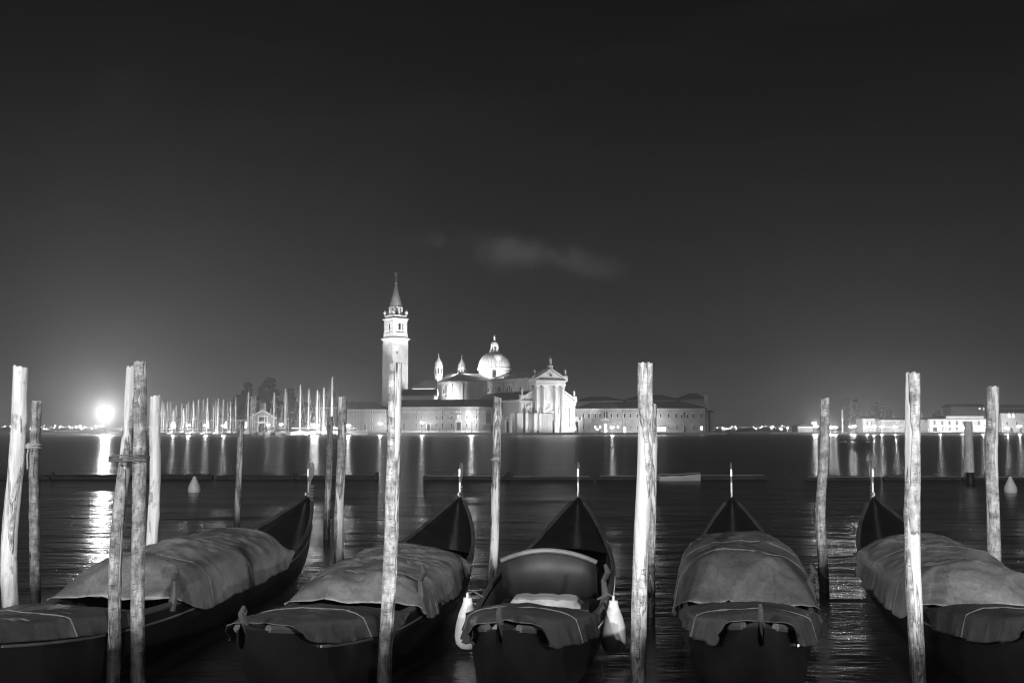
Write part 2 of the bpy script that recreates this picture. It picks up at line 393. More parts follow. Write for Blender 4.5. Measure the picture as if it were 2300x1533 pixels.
def strip_building(name, label, cat, front, depth, ve, vr, wall='brick', roof='roof_tile', hips=(True, True), z0=QZ, cornice='istrian', over=.5, ve_d=None, back=None):
    """a range of building: walls along a front line, eaves, a tiled roof with a ridge"""
    d0 = ve_d or sum(p[1] for p in front) / len(front)
    ze = zat(ve, d0); zr = zat(vr, d0 + depth / 2)
    root = thing(name, label, cat, (front[0][0], front[0][1], z0)); ox, oy = front[0]
    rel = [(x - ox, y - oy) for x, y in front]; bk = [(x, y + depth) for x, y in rel]
    MB().prism_z(rel + bk[::-1], 0, ze - z0).build('wall', wall, root)
    # cornice
    c = MB()
    for (x0, y0), (x1, y1) in zip(rel[:-1], rel[1:]):
        L = math.hypot(x1 - x0, y1 - y0); M = Matrix.Translation((x0, y0, 0)) @ Matrix.Rotation(math.atan2(y1 - y0, x1 - x0), 4, 'Z')
        c.box(-.05, L + .05, -.28, -.001, ze - z0 - .45, ze - z0 - .02, M)
    if cornice: c.build('cornice', cornice, root)
    e0 = [(x, y - over) for x, y in rel]; e1 = [(x, y + over) for x, y in bk]
    e0[0] = (e0[0][0] - over, e0[0][1]); e0[-1] = (e0[-1][0] + over, e0[-1][1]); e1[0] = (e1[0][0] - over, e1[0][1]); e1[-1] = (e1[-1][0] + over, e1[-1][1])
    rd = [((a[0] + b[0]) / 2, (a[1] + b[1]) / 2) for a, b in zip(rel, bk)]
    ins = depth / 2
    if hips[0]:
        d = Vector((rd[1][0] - rd[0][0], rd[1][1] - rd[0][1])); k = min(.45, ins / d.length); rd[0] = (rd[0][0] + d.x * k, rd[0][1] + d.y * k)
    else: rd[0] = (rd[0][0] - over, rd[0][1])
    if hips[1]:
        d = Vector((rd[-2][0] - rd[-1][0], rd[-2][1] - rd[-1][1])); k = min(.45, ins / d.length); rd[-1] = (rd[-1][0] + d.x * k, rd[-1][1] + d.y * k)
    else: rd[-1] = (rd[-1][0] + over, rd[-1][1])
    n = len(rel); h = ze - z0; hr = zr - z0
    V = [(x, y, h) for x, y in e0] + [(x, y, hr) for x, y in rd] + [(x, y, h) for x, y in e1] + [(x, y, h - .22) for x, y in e0] + [(x, y, h - .22) for x, y in e1]
    F = []
    for i in range(n - 1):
        F += [(i, i + 1, n + i + 1, n + i), (n + i, n + i + 1, 2 * n + i + 1, 2 * n + i), (3 * n + i, 3 * n + i + 1, i + 1, i), (2 * n + i, 2 * n + i + 1, 4 * n + i + 1, 4 * n + i), (3 * n + i + 1, 3 * n + i, 4 * n + i, 4 * n + i + 1)]
    F += [(0, n, 2 * n), (n - 1, 3 * n - 1, 2 * n - 1), (0, 2 * n, 4 * n, 3 * n), (n - 1, 4 * n - 1, 5 * n - 1, 3 * n - 1)]
    MB().add(V, F).build('roof', roof, root)
    root['ze'] = ze
    return root
def wall_window(root, front, u, v, wpx, hpx, style='plain', frame='istrian', pane='glass_dark', name='window'):
    p, a = on_wall(u, v, front); s = p.y / FPX
    off = Vector((math.sin(a), -math.cos(a), 0)) * .004
    l = p + off - root.location
    return put_window(root, l, a, wpx * s, hpx * s, style, frame, pane, name)

def statue_mesh(h, name='statue', m='istrian', wings=False, arm=1):
    """standing draped figure with a raised arm, one continuous turned and tilted body"""
    mb = MB(); s = h / 3.2
    prof = [(.48, 0), (.5, .15), (.44, .7), (.4, 1.2), (.36, 1.55), (.42, 1.95), (.46, 2.3), (.3, 2.5), (.13, 2.58), (.13, 2.66), (.22, 2.78), (.24, 2.95), (.17, 3.12), (0, 3.2)]
    P = []
    mb.lathe([(r * s, z * s) for r, z in prof], 10, sx=1, sy=.75)
    mb.v = [(x + .08 * s * math.sin(z / s * 1.6) + .05 * s * math.sin(9 * math.atan2(y, x)) * (1 if z < 1.9 * s else 0) * (x / (abs(x) + .01)), y, z) for x, y, z in mb.v]
    mb.tube([(arm * .4 * s, 0, 2.35 * s), (arm * .7 * s, -.1 * s, 2.1 * s), (arm * .75 * s, -.25 * s, 2.6 * s)], [.15 * s, .12 * s, .08 * s], 6)
    mb.tube([(-arm * .4 * s, 0, 2.35 * s), (-arm * .58 * s, -.05 * s, 1.8 * s), (-arm * .25 * s, -.35 * s, 1.6 * s)], [.15 * s, .12 * s, .08 * s], 6)
    if wings:
        for q in (-1, 1): mb.prism_y([(q * .15 * s, 2.4 * s), (q * .9 * s, 3.1 * s), (q * 1.0 * s, 2.2 * s), (q * .6 * s, 1.2 * s), (q * .2 * s, 1.6 * s)][::q], .2 * s, .32 * s)
    return mb.mesh(name, m, True)

# ================================================================== BASILICA
PHI = R(28); D0 = 400.0
X0 = at(1231.5, 962, D0).x
cC, sC = math.cos(PHI), math.sin(PHI)
def loc(u, v, ly=None, lx=None):
    r = ray(u, v)
    if ly is not None: t = (ly - sC * X0 + cC * D0) / (-sC * r.x + cC * r.y)
    else: t = (lx + cC * X0 + sC * D0) / (cC * r.x + sC * r.y)
    wx, wy = r.x * t - X0, r.y * t - D0
    return Vector((wx * cC + wy * sC, -wx * sC + wy * cC, CAM_H + r.z * t))
def L1(cx, cy_, **k): return loc(*c1(cx, cy_), **k)
def LF(cx, cy_, **k): return loc(1040 + cx / 8.214, 860 + cy_ / 8.214, **k)   # facade close-up
def LD(cx, cy_, **k): return loc(960 + cx / 6.765, 740 + cy_ / 6.765, **k)    # dome close-up
ch = thing('basilica', 'floodlit white stone basilica with temple front, lead dome and two small bell turrets', 'church', (X0, D0, QZ), PHI)
def Z(p): return p.z - QZ
# ---- lower temple front
zl_c = Z(LF(1200, 318, ly=0)); zl_e = Z(LF(1200, 372, ly=0)); HW = 12.6; HI = 6.9
z_rake = Z(LF(1300, 140, ly=0))
prof = [(-HW, 0), (HW, 0), (HW, zl_c), (HI, z_rake), (-HI, z_rake), (-HW, zl_c)]
MB().prism_y(prof, 0, 1.4).build('facade_wall', 'istrian', ch)
for a, b in ((-HW - .5, -HI - .2), (HI + .2, HW + .5), (-HI + 1.9, -HI + 2.9), (-1.7, 1.7), (HI - 2.9, HI - 1.9)):
    mb = MB(); mb.box(a, b, -.7, -.002, zl_c - .35, zl_c); mb.box(a + .2, b - .2, -.35, -.003, zl_e, zl_c - .352); mb.build('lower_entablature', 'istrian', ch)
mb = MB()
for i in range(13):
    for q in (-1, 1): x = q * (HI + .6 + i * .46); mb.box(x - .12, x + .12, -.6, -.36, zl_c - .62, zl_c - .355)
tag(mb.build('dentils', 'istrian', ch), kind='stuff')
for q in (-1, 1):                                       # raking half pediments
    dx, dz = HW + .5 - HI, z_rake - zl_c; L = math.hypot(dx, dz)
    M = Matrix.Translation((q * (HW + .55), -.65, zl_c)) @ Matrix.Rotation(math.atan2(dz, dx) * q, 4, 'Y') @ Matrix.Scale(-q, 4, (1, 0, 0))
    b = MB().box(0, L, 0, 1.2, .0, .45, M); b.build('raking_cornice', 'istrian', ch)
    b = MB()
    for i in range(12): b.box(.6 + i * .52, .85 + i * .52, .06, .6, -.28, -.002, M)
    tag(b.build('raking_dentils', 'istrian', ch), kind='stuff')
# lower pilasters
for x in (-12.0, -10.4, -7.6, 7.6, 10.4, 12.0):
    b = MB(); b.box(x - .45, x + .45, -.3, -.001, 3.0, zl_e - .9); b.box(x - .55, x + .55, -.38, -.0015, 2.3, 3.0); b.box(x - .52, x + .52, -.36, -.0012, zl_e - .9, zl_e - .62); b.box(x - .66, x + .66, -.46, -.002, zl_e - .62, zl_e - .002)
    b.build('pilaster', 'istrian', ch)
MB().box(-HW - .3, HW + .3, -.55, -.001, 0, 2.2).build('plinth', 'istrian', ch)
# tabernacles with sarcophagus and bust between the outer pilasters, niches with statues
for x in (-9.0, 9.0):
    t = MB(); z0, z1 = 5.2, zl_e - 1.6
    t.box(x - 1.15, x - .8, -.55, -.001, z0, z1); t.box(x + .8, x + 1.15, -.55, -.001, z0, z1); t.box(x - 1.4, x + 1.4, -.7, -.001, z1, z1 + .35); t.box(x - 1.4, x + 1.4, -.7, -.001, z0 - .4, z0)
    t.prism_y([(x - 1.45, z1 + .352), (x + 1.45, z1 + .352), (x, z1 + 1.25)], -.68, -.001)
    tb = t.build('tabernacle', 'istrian', ch)
    MB().box(x - .62, x + .62, -.25, -.002, z0 + .05, z0 + 1.3).build('sarcophagus', 'stone_grey', tb)
    inst('bust', statue_mesh(2.0), tb, (x, -.4, z0 + 1.32))
stm = statue_mesh(2.6)
for x in (-4.45, 4.45):
    fm, pm = window_mesh(1.5, 3.4, 'arch', 'istrian', 'stone_grey')
    n = inst('niche', fm, ch, (x, -.76, 8.6)); inst('recess', pm, n); inst('statue', stm, n, (0, -.35, -1.6))
# ---- central bay projecting with giant order
z_ent0 = Z(L1(1500, 1052, ly=-1.2)); z_ent1 = Z(L1(1500, 1006, ly=-2)); z_apex = Z(LD(1882, 590, ly=-2.4))
MB().box(-6.7, 6.7, -.75, -.0, 2.2, z_ent0).build('central_wall', 'istrian', ch)
MB().box(-6.6, 6.6, 1.401, 3.4, z_rake, z_ent0).build('attic_return', 'istrian', ch)
b = MB(); b.box(-6.95, 6.95, -2.1, 3.3, z_ent0, z_ent0 + .75); b.box(-6.85, 6.85, -2.0, 3.3, z_ent0 + .751, z_ent1 - .7); b.box(-7.05, 7.05, -2.25, 3.35, z_ent1 - .699, z_ent1 - .35); b.box(-7.5, 7.5, -2.75, 3.4, z_ent1 - .349, z_ent1)
b.build('entablature', 'istrian', ch)
b = MB()
for i in range(27): x = -6.9 + i * .53; b.box(x - .14, x + .14, -2.6, -2.252, z_ent1 - .66, z_ent1 - .352)
for i in range(10): y = -2.0 + i * .53; b.box(-7.35, -7.052, y - .14, y + .14, z_ent1 - .66, z_ent1 - .352)
tag(b.build('modillions', 'istrian', ch), kind='stuff')
MB().prism_y([(-6.9, z_ent1 + .002), (6.9, z_ent1 + .002), (0, z_apex - .75)], -2.05, 3.2).build('tympanum', 'istrian', ch)
for q in (-1, 1):
    dz = z_apex - z_ent1 - .35; L = math.hypot(7.5, dz)
    M = Matrix.Translation((q * 7.52, -2.75, z_ent1 + .01)) @ Matrix.Rotation(math.atan2(dz, 7.5) * q, 4, 'Y') @ Matrix.Scale(-q, 4, (1, 0, 0))
    MB().box(0, L - (.0 if q > 0 else .02), 0, 6.1, 0, .42, M).build('raking_cornice', 'istrian', ch)
    b = MB()
    for i in range(13): b.box(1.0 + i * .54, 1.28 + i * .54, .15, .69, -.3, -.002, M)
    tag(b.build('raking_modillions', 'istrian', ch), kind='stuff')
put_window(ch, (0, -2.056, z_ent1 + 2.0), 0, 1.0, 1.0, 'round', 'istrian', 'glass_dark', 'oculus')
zped = 4.4
colp = [(.98, zped), (.98, zped + .25), (.86, zped + .4), (.92, zped + .55), (.78, zped + .65), (.78, z_ent0 * .55), (.66, z_ent0 - 1.75), (.72, z_ent0 - 1.7), (.68, z_ent0 - 1.6), (.8, z_ent0 - 1.2), (.74, z_ent0 - 1.1), (.98, z_ent0 - .6), (.9, z_ent0 - .5), (1.1, z_ent0 - .2)]
for x in (-6.0, -2.83, 2.83, 6.0):
    c = MB().lathe(colp, 20).build('column', 'istrian', ch, (x, -1.05, 0), smooth=True)
    MB().box(-1.05, 1.05, -1.0, 1.0, z_ent0 - .2, z_ent0 - .002).build('abacus', 'istrian', c)
    bb = MB()
    for i in range(8):
        a = i * math.pi / 4; bb.lathe([(0, -.02), (.16, .0), (.2, .28), (.1, .42), (0, .45)], 5, .82 * math.cos(a), .82 * math.sin(a))
        bb.lathe([(0, .55), (.15, .58), (.2, .85), (.1, .98), (0, 1.0)], 5, .92 * math.cos(a + .39), .92 * math.sin(a + .39))
    tag(bb.build('acanthus', 'istrian', c, (0, 0, z_ent0 - 1.6), smooth=True), kind='stuff')
    b = MB(); b.box(-1.1, 1.1, -1.1, 1.0, 0, .8); b.box(-.98, .98, -.98, 1.0, .8, zped - .5); b.box(-1.12, 1.12, -1.12, 1.0, zped - .5, zped - .002)
    b.build('pedestal', 'istrian', c)
# portal and framed panels of the central wall
b = MB(); b.box(-1.75, -1.4, -1.1, -.752, 2.2, 8.0); b.box(1.4, 1.75, -1.1, -.752, 2.2, 8.0); b.box(-2.0, 2.0, -1.35, -.752, 8.0, 8.5)
for i in range(8):
    a, c_ = math.pi * i / 8, math.pi * (i + 1) / 8
    b.prism_y([(-1.95 * math.cos(a), 8.5 + 1.2 * math.sin(a)), (-1.95 * math.cos(c_), 8.5 + 1.2 * math.sin(c_)), (-1.6 * math.cos(c_), 8.5 + .9 * math.sin(c_)), (-1.6 * math.cos(a), 8.5 + .9 * math.sin(a))][::-1], -1.2, -.752)
pr = b.build('portal', 'istrian', ch); MB().box(-1.4, 1.4, -.8, -.753, 0.2, 8.0).build('door', 'wood_dark', pr)
inst('relief', statue_mesh(2.0), ch, (0, -1.2, 9.6))
for x in (-4.45, 0, 4.45):
    w = .75 if x else 1.5; b = MB(); z0, z1 = z_ent0 - 6.0, z_ent0 - 1.9
    b.box(x - w, x - w + .15, -.86, -.751, z0, z1); b.box(x + w - .15, x + w, -.86, -.751, z0, z1); b.box(x - w + .151, x + w - .151, -.86, -.751, z1 - .15, z1); b.box(x - w + .151, x + w - .151, -.86, -.751, z0, z0 + .15)
    b.build('wall_panel', 'istrian', ch)
# hoarding of tall boards boxed round the pedestals (restoration work)
z_h = Z(LF(1300, 556, ly=-2.6))
mat('board_pale', .5, .8, .12, .5); mat('board_grey', .32, .8, .15, .5)
def board(name, cx0, cx1, ly0, ly1, m):
    a, b_ = LF(cx0, 700, ly=ly0).x, LF(cx1, 700, ly=ly0).x
    if ly1 - ly0 < .15: MB().box(a + .02, b_ - .02, ly0, ly1, .05, z_h).build('hoarding_board', m, ch)
    else:
        MB().box(a, b_, ly0, ly0 + .08, .05, z_h).build('hoarding_board', m, ch)
        MB().box(a, a + .08, ly0 + .082, ly1, .05, z_h - .01).build('hoarding_board', m, ch)
        MB().box(b_ - .08, b_, ly0 + .082, ly1, .05, z_h - .012).build('hoarding_board', m, ch)
for c0, c1_, y0_, m_ in ((905, 945, -2.0, 'board_pale'), (992, 1104, -2.4, 'board_pale'), (1152, 1206, -2.7, 'board_pale'), (1316, 1364, -3.3, 'board_pale'), (1410, 1455, -3.3, 'board_pale')):
    board('b', c0, c1_, y0_, -.6 if c0 < 1300 else -2.3, m_)
for c0, c1_ in ((1215, 1262), (1264, 1310), (1460, 1510), (1512, 1560), (1562, 1606), (1608, 1650)): board('b', c0, c1_, -2.2 if c0 > 1300 else -1.2, -2.12 if c0 > 1300 else -1.12, 'board_grey')
# roof statues of the front
def acro(p, h, ped, arm=1):
    b = MB(); b.box(-.75, .75, -.6, .6, 0, ped * .8); b.box(-.95, .95, -.8, .8, ped * .8, ped); pd = b.build('statue_pedestal', 'istrian', ch, p)
    inst('statue', statue_mesh(h, arm=arm), pd, (0, 0, ped))
acro((0, -1.8, z_apex - .1), 3.7, 1.3); acro((-7.0, -1.6, z_ent1 + .5), 2.9, 1.0, -1); acro((7.0, -1.6, z_ent1 + .5), 2.9, 1.3)
acro((-12.1, -.1, zl_c + .6), 3.0, 1.5); acro((12.1, -.1, zl_c + .6), 2.7, 1.2, -1)

# ---- nave, aisles
u_d, _ = c1(1112, 900)
def solve_ly(u, lx=0.0):
    return loc(u, 900, lx=lx).y
LDm = solve_ly(u_d)                                        # depth of the crossing
zn = Z(L1(1250, 1004, lx=-6.6)); zrg = Z(L1(1500, 932, lx=0))
MB().box(-6.6, 6.6, 3.401, LDm - 6.8, 0, zn).build('nave_wall', 'plaster', ch)
def gable_roof(x0, x1, y0, y1, ze, zr, name='nave_roof', m='roof_lead', ov=.6):
    xm = (x0 + x1) / 2
    MB().prism_y([(x0 - ov, ze + .001), (x1 + ov, ze + .001), (x1 + ov, ze + .25), (xm, zr), (x0 - ov, ze + .25)], y0, y1).build(name, m, ch)
gable_roof(-6.6, 6.6, 3.41, LDm - 5, zn, zrg)
b = MB(); b.box(-7.0, -6.601, 3.402, LDm - 6.81, zn - .9, zn - .05); b.box(-7.2, -7.002, 3.402, LDm - 6.81, zn - .4, zn - .05)
b.build('nave_cornice', 'istrian', ch)
b = MB()
for i in range(38): y = 4.5 + i * 1.0; b.box(-7.15, -7.001, y - .2, y + .2, zn - .75, zn - .42)
tag(b.build('nave_dentils', 'istrian', ch), kind='stuff')
for cx in (1440, 1100, 1280, 1190, 1385):                   # flat pilaster strips of the flank
    y = L1(cx, 1050, lx=-6.6).y; b = MB(); b.box(-6.78, -6.601, y - .35, y + .35, 9, zn - 1.5); b.box(-6.9, -6.602, y - .5, y + .5, zn - 1.5, zn - .9); b.build('flank_pilaster', 'stone_grey', ch)
for cx in (1048, 1245):
    p = L1(cx, 1112, lx=-6.6); put_window(ch, (-6.606, p.y, Z(p)), R(-90), 5.6, 4, 'lunette', name='thermal_window')
for cx in (1155, 1337):
    p = L1(cx, 1086, lx=-6.6); put_window(ch, (-6.606, p.y, Z(p)), R(-90), 1.4, 1.9)
za = Z(L1(1200, 1182, lx=-12.2)); za2 = Z(L1(1300, 1108, lx=-6.7))
for q in (-1, 1):
    x0, x1 = sorted((q * 6.601, q * 12.2)); MB().box(x0, x1, 1.41, LDm - 7, 0, za - .1).build('aisle_wall', 'brick_pale', ch)
    MB().prism_y([(q * 6.602, za - .098), (q * 12.9, za - .098), (q * 12.9, za + .15), (q * 6.602, za2)][::-q], 1.42, LDm - 7.1).build('aisle_roof', 'roof_tile', ch)
    x0, x1 = sorted((q * 12.201, q * 12.6)); MB().box(x0, x1, 1.43, LDm - 7.2, za - .9, za - .11).build('aisle_cornice', 'istrian', ch)
b = MB()
for i in range(60): y = 1.8 + i * .62; b.box(-12.8, -12.602, y - .17, y + .17, za - .7, za - .14)
tag(b.build('aisle_dentils', 'istrian', ch), kind='stuff')
# ---- transept with round end, crossing, choir
zt = zn; zrt = Z(L1(860, 951, ly=LDm)); AX = loc(*c1(838, 1000), ly=LDm).x; AR = 6.6
MB().box(AX, -AX, LDm - AR, LDm + AR, 0, zt - .003).build('transept_wall', 'plaster', ch)
for q in (-1, 1):
    a0 = R(90) if q < 0 else R(-90)
    MB().lathe([(AR, 0), (AR, zt - .004)], 24, q * -AX * 1.0 if q > 0 else AX, LDm, a0, a0 + math.pi).build('apse_wall', 'plaster', ch, smooth=True)
    cxx = -AX if q > 0 else AX
    MB().lathe([(AR + .001, zt - 1.0), (AR + .25, zt - .9), (AR + .3, zt - .5), (AR + .7, zt - .35), (AR + .7, zt), (0, zt)], 24, cxx, LDm, a0, a0 + math.pi).build('apse_cornice', 'istrian', ch, smooth=True)
    MB().lathe([(AR + .8, zt + .003), (AR + .8, zt + .2), (0, zrt)], 24, cxx, LDm, a0, a0 + math.pi).build('apse_roof', 'roof_lead', ch)
for a in (120, 158, 200, 242):
    x, y = AX + AR * math.cos(R(a)), LDm + AR * math.sin(R(a)); M = Matrix.Translation((x, y, 0)) @ Matrix.Rotation(R(a), 4, 'Z')
    b = MB(); b.box(-.1, .2, -.5, .5, 4, zt - 2.0, M); b.box(-.1, .35, -.7, .7, zt - 2.0, zt - 1.02, M); b.build('apse_pilaster', 'plaster_white', ch)
b = MB().prism_y([(-AR - .8, 0), (AR + .8, 0), (AR + .8, .2), (0, zrt - zt), (-AR - .8, .2)], 0, -2 * AX); t = b.build('transept_roof', 'roof_lead', ch, (-AX, LDm, zt + .002), R(90))
for q in (-1, 1): MB().box(AX, -6.7 if True else 0, LDm + q * AR - (.4 if q < 0 else 0), LDm + q * AR + (.4 if q > 0 else 0), zt - .9, zt - .06).build('transept_cornice', 'istrian', ch)
zdc = Z(LD(1010, 592, ly=LDm)); zdt = Z(LD(1015, 345, ly=LDm)); DR = (LD(1262, 560, ly=LDm).x - LD(772, 560, ly=LDm).x) / 2 * cC
dome_o = (0, LDm, 0)
MB().lathe([(DR - .2, zt - 1), (DR - .2, zdc - .6)], 40).build('drum', 'plaster', ch, dome_o, smooth=True)
MB().lathe([(DR - .1, zdc - 1.0), (DR + .3, zdc - .8), (DR + .35, zdc - .4), (DR + .75, zdc - .25), (DR + .75, zdc), (DR - .1, zdc + .1)], 40).build('drum_cornice', 'istrian', ch, dome_o, smooth=True)
b = MB()
for i in range(60): a = i * math.pi / 30; b.box(DR + .34, DR + .62, -.14, .14, zdc - .6, zdc - .27, Matrix.Rotation(a, 4, 'Z'))
tag(b.build('drum_dentils', 'istrian', ch, dome_o), kind='stuff')
p = LD(1010, 668, lx=0); fx = R(238)
M = Matrix.Rotation(fx, 4, 'Z')
vx = math.atan2(-(D0 + LDm * cC), -(X0 - LDm * sC)) - PHI      # direction of the viewer seen from the dome
put_window(ch, (math.cos(vx) * (DR - .15), LDm + math.sin(vx) * (DR - .15), Z(LD(1010, 664, ly=LDm - DR))), vx + R(90), 1.8, 3.6, name='drum_window')
# lead dome with standing seams
prof = []; hd = zdt - zdc
for i in range(15):
    a = i / 14 * math.pi / 2 * .88; prof.append((DR * math.cos(a) ** .92, zdc + .1 + hd * math.sin(a) / math.sin(math.pi / 2 * .88)))
NR = 36; rows = []
for r, z in prof:
    row = []
    for i in range(NR * 4 + 1):
        a = 2 * math.pi * i / (NR * 4); rr = r + (.16 if i % 4 == 0 else 0) * (r / DR) ** .5; row.append((rr * math.cos(a), rr * math.sin(a), z))
    rows.append(row)
MB().grid(rows).build('dome', 'dome_lead', ch, dome_o)
# lantern
zl0 = zdt - .1; r0 = prof[-1][0] * .95; zl1 = Z(LD(1018, 232, ly=LDm)); zl2 = Z(LD(1018, 178, ly=LDm)); zl3 = Z(LD(1018, 80, ly=LDm)); zl4 = Z(LD(1018, 18, ly=LDm))
ln = MB().lathe([(2.5, zl0 - .3), (2.55, zl0 + .3), (2.2, zl0 + .4), (1.15, zl0 + .5), (1.1, zl1 - .4)], 16).build('lantern', 'istrian', ch, dome_o)
b = MB().lathe([(1.4, zl1 - .4), (1.75, zl1 - .2), (1.8, zl1), (1.55, zl1 + .1), (1.5, zl1 + .6), (1.1, zl2 - .3), (.4, zl2)], 16).build('lantern_cap', 'istrian', ln, smooth=True)
for i in range(8):
    a = i * math.pi / 4 + .2; b = MB(); b.prism_y([(1.3, zl0 + .41), (2.2, zl0 + .41), (1.9, zl0 + 1.5), (1.55, zl1 - .42), (1.3, zl1 - .42)], -.2, .2); b.build('buttress', 'istrian', ln, rz=a)
    fm, pm = window_mesh(.6, 1.9, 'arch', 'istrian', 'glass_dark'); a2 = a + math.pi / 8
    inst('pane', pm, ln, (1.14 * math.cos(a2), 1.14 * math.sin(a2), zl0 + 1.9), a2 + R(90))
inst('statue', statue_mesh(zl3 - zl2, arm=1), ch, (0, LDm, zl2 - .05)); MB().tube([(0, LDm, zl3 - .1), (0, LDm, zl4)], .09, 6).build('finial', 'iron', ch); MB().box(-.5, .5, LDm - .06, LDm + .06, zl4 - .9, zl4 - .72).build('finial_arm', 'iron', ch)
# choir
yc0 = LDm + AR; yc1 = loc(*c1(597, 1100), lx=-7.4).y; zch = Z(loc(*c1(640, 1030), lx=-7.4))
MB().box(-7.4, 7.4, yc0, yc1, 0, zch).build('choir_wall', 'plaster', ch); b = MB(); b.box(-7.9, -7.401, yc0 + 1, yc1 + .4, zch - .8, zch - .02); b.build('choir_cornice', 'istrian', ch)
gable_roof(-7.4, 7.4, yc0, yc1 + 3, zch, zch + 4.6, 'choir_roof')
p = loc(*c1(690, 1122), lx=-7.4); put_window(ch, (-7.406, p.y - 1.2, Z(p)), R(-90), 7.4, 5, 'lunette', name='thermal_window')
# two bell turrets
def turret(cx, levels, lx):
    u, _ = c1(cx, 900); y = solve_ly(u, lx); o = (lx, y, 0)
    zz = [Z(loc(u, c1(0, c)[1], lx=lx)) for c in levels]      # body foot, mid band, upper cornice, cap shoulder, neck, tip
    k = loc(u, 800, lx=lx); dd = math.hypot(X0 + lx * cC - y * sC, D0 + lx * sC + y * cC); r = 34 / 3.832 * dd / FPX
    b = MB().lathe([(r * .94, zch - 4), (r * .94, zz[2])], 20).build('turret_body', 'plaster_white', ch, o, smooth=True)
    for z in (zz[1], zz[2]): MB().lathe([(r * .95, z - .5), (r * 1.12, z - .3), (r * 1.12, z), (r * .95, z + .12)], 20).build('turret_band', 'istrian', b, smooth=True)
    MB().lathe([(r * .9, zz[2] + .1), (r * .98, zz[2] + .5), (r * 1.0, zz[3] * .5 + zz[2] * .5), (r * .8, zz[3]), (r * .42, zz[3] + 1.1), (r * .25, zz[4]), (r * .3, zz[4] + .2), (r * .12, zz[4] + .7), (.08, zz[5] - 1)], 20).build('turret_cap', 'dome_lead', b, smooth=True)
    MB().tube([(0, 0, zz[5] - 1.2), (0, 0, zz[5])], .07, 5).build('finial', 'iron', b); MB().box(-.45, .45, -.05, .05, zz[5] - .75, zz[5] - .6).build('finial_arm', 'iron', b)
    for i in range(8):
        a = i * math.pi / 4 + .3; put_window(b, (math.cos(a) * r * .93, math.sin(a) * r * .93, (zz[1] + zz[2]) / 2), a + R(90), .9, (zz[2] - zz[1]) * .62, 'arch', 'istrian', 'glass_dark', 'bell_opening')
turret(632, (1025, 970, 893, 855, 822, 760), -6.2)
turret(832, (1000, 985, 905, 865, 835, 775), 6.2)

# ================================================================== CAMPANILE
DCM = 466.0; uc = 820 + 254 / 3.832
pc = at(uc, 962, DCM); S = 57.4 * DCM / FPX / (math.sin(R(40)) + math.cos(R(40))) / 2      # half side
cp = thing('bell_tower', 'tall square brick bell tower with bright stone belfry and pointed spire', 'bell tower', (pc.x, DCM, QZ), R(40))
def ZC(cy_): return zat(600 + cy_ / 7.664, DCM) - QZ
def sq(r, z0, z1, r2=None):
    r2 = r2 or r; V = [(-r, -r, z0), (r, -r, z0), (r, r, z0), (-r, r, z0), (-r2, -r2, z1), (r2, -r2, z1), (r2, r2, z1), (-r2, r2, z1)]
    return MB().add(V, [(0, 3, 2, 1), (4, 5, 6, 7), (0, 1, 5, 4), (1, 2, 6, 5), (2, 3, 7, 6), (3, 0, 4, 7)])
k2 = DCM / FPX / 7.664 / 1.409 / 2                                                        # half side per close-up pixel of width
z_sh = ZC(1335)
sq(S, 0, z_sh).build('shaft', 'brick_pale', cp)
for a in range(4):
    M = Matrix.Rotation(a * math.pi / 2, 4, 'Z'); b = MB()
    for x in (-S + .8, -.0, S - .8): b.box(x - .75, x + .75, -S - .14, -S - .001, 4, z_sh - 1.2, M)
    b.box(-S + .05, S - .05, -S - .141, -S - .002, z_sh - 1.19, z_sh - .05, M); b.build('lesene', 'brick_pale', cp)
b = MB()
for a, c, r, r2 in ((1335, 1318, 450, 450), (1317, 1270, 425, 430), (1269, 1240, 440, 510), (1239, 1225, 512, 512)): q = sq(r * k2, ZC(a), ZC(c), r2 * k2); b.add(q.v, q.f)
b.build('belfry_cornice', 'istrian', cp)
q = sq(445 * k2, ZC(1224), ZC(1175), 420 * k2); b = MB().add(q.v, q.f); q = sq(420 * k2, ZC(1174), ZC(1136)); b.add(q.v, q.f); b.build('belfry_base', 'istrian', cp)
zb0, zb1 = ZC(1135), ZC(950); rb = 400 * k2
# belfry: four corner piers with slender columns between, open behind
for ax in (-1, 1):
    for ay in (-1, 1):
        x0, x1 = sorted((ax * rb, ax * (rb - 1.9))); y0, y1 = sorted((ay * rb, ay * (rb - 1.9))); MB().box(x0, x1, y0, y1, zb0, zb1).build('belfry_pier', 'istrian', cp)
for a in range(4):
    for x in (-.95, .95):
        M = Matrix.Rotation(a * math.pi / 2, 4, 'Z'); p = M @ Vector((x, -rb + .5, 0)); MB().lathe([(.42, zb0), (.34, zb0 + .3), (.3, zb1 - .8), (.45, zb1 - .5), (.45, zb1)], 10).build('belfry_column', 'istrian', cp, p, smooth=True)
    b = MB(); n = 10; hw = rb - 1.9
    pts = [(-hw, zb1), (-hw, zb1 - 1.3)]
    b.box(-hw, hw, -rb + .1, -rb + .9, zb1 - .8, zb1 - .002, Matrix.Rotation(a * math.pi / 2, 4, 'Z')); b.build('belfry_lintel', 'istrian', cp)
    b = MB(); M = Matrix.Rotation(a * math.pi / 2, 4, 'Z')
    for i in range(9): b.box(-hw + .12 + i * (2 * hw - .24) / 8 - .1, -hw + .12 + i * (2 * hw - .24) / 8 + .1, -rb + .25, -rb + .45, zb0, zb0 + 1.1, M)
    b.box(-hw, hw, -rb + .2, -rb + .5, zb0 + 1.1, zb0 + 1.3, M); b.build('belfry_balustrade', 'istrian', cp)
MB().box(-1.2, 1.2, -1.2, 1.2, zb0, zb1).build('belfry_core', 'brick_dark', cp)
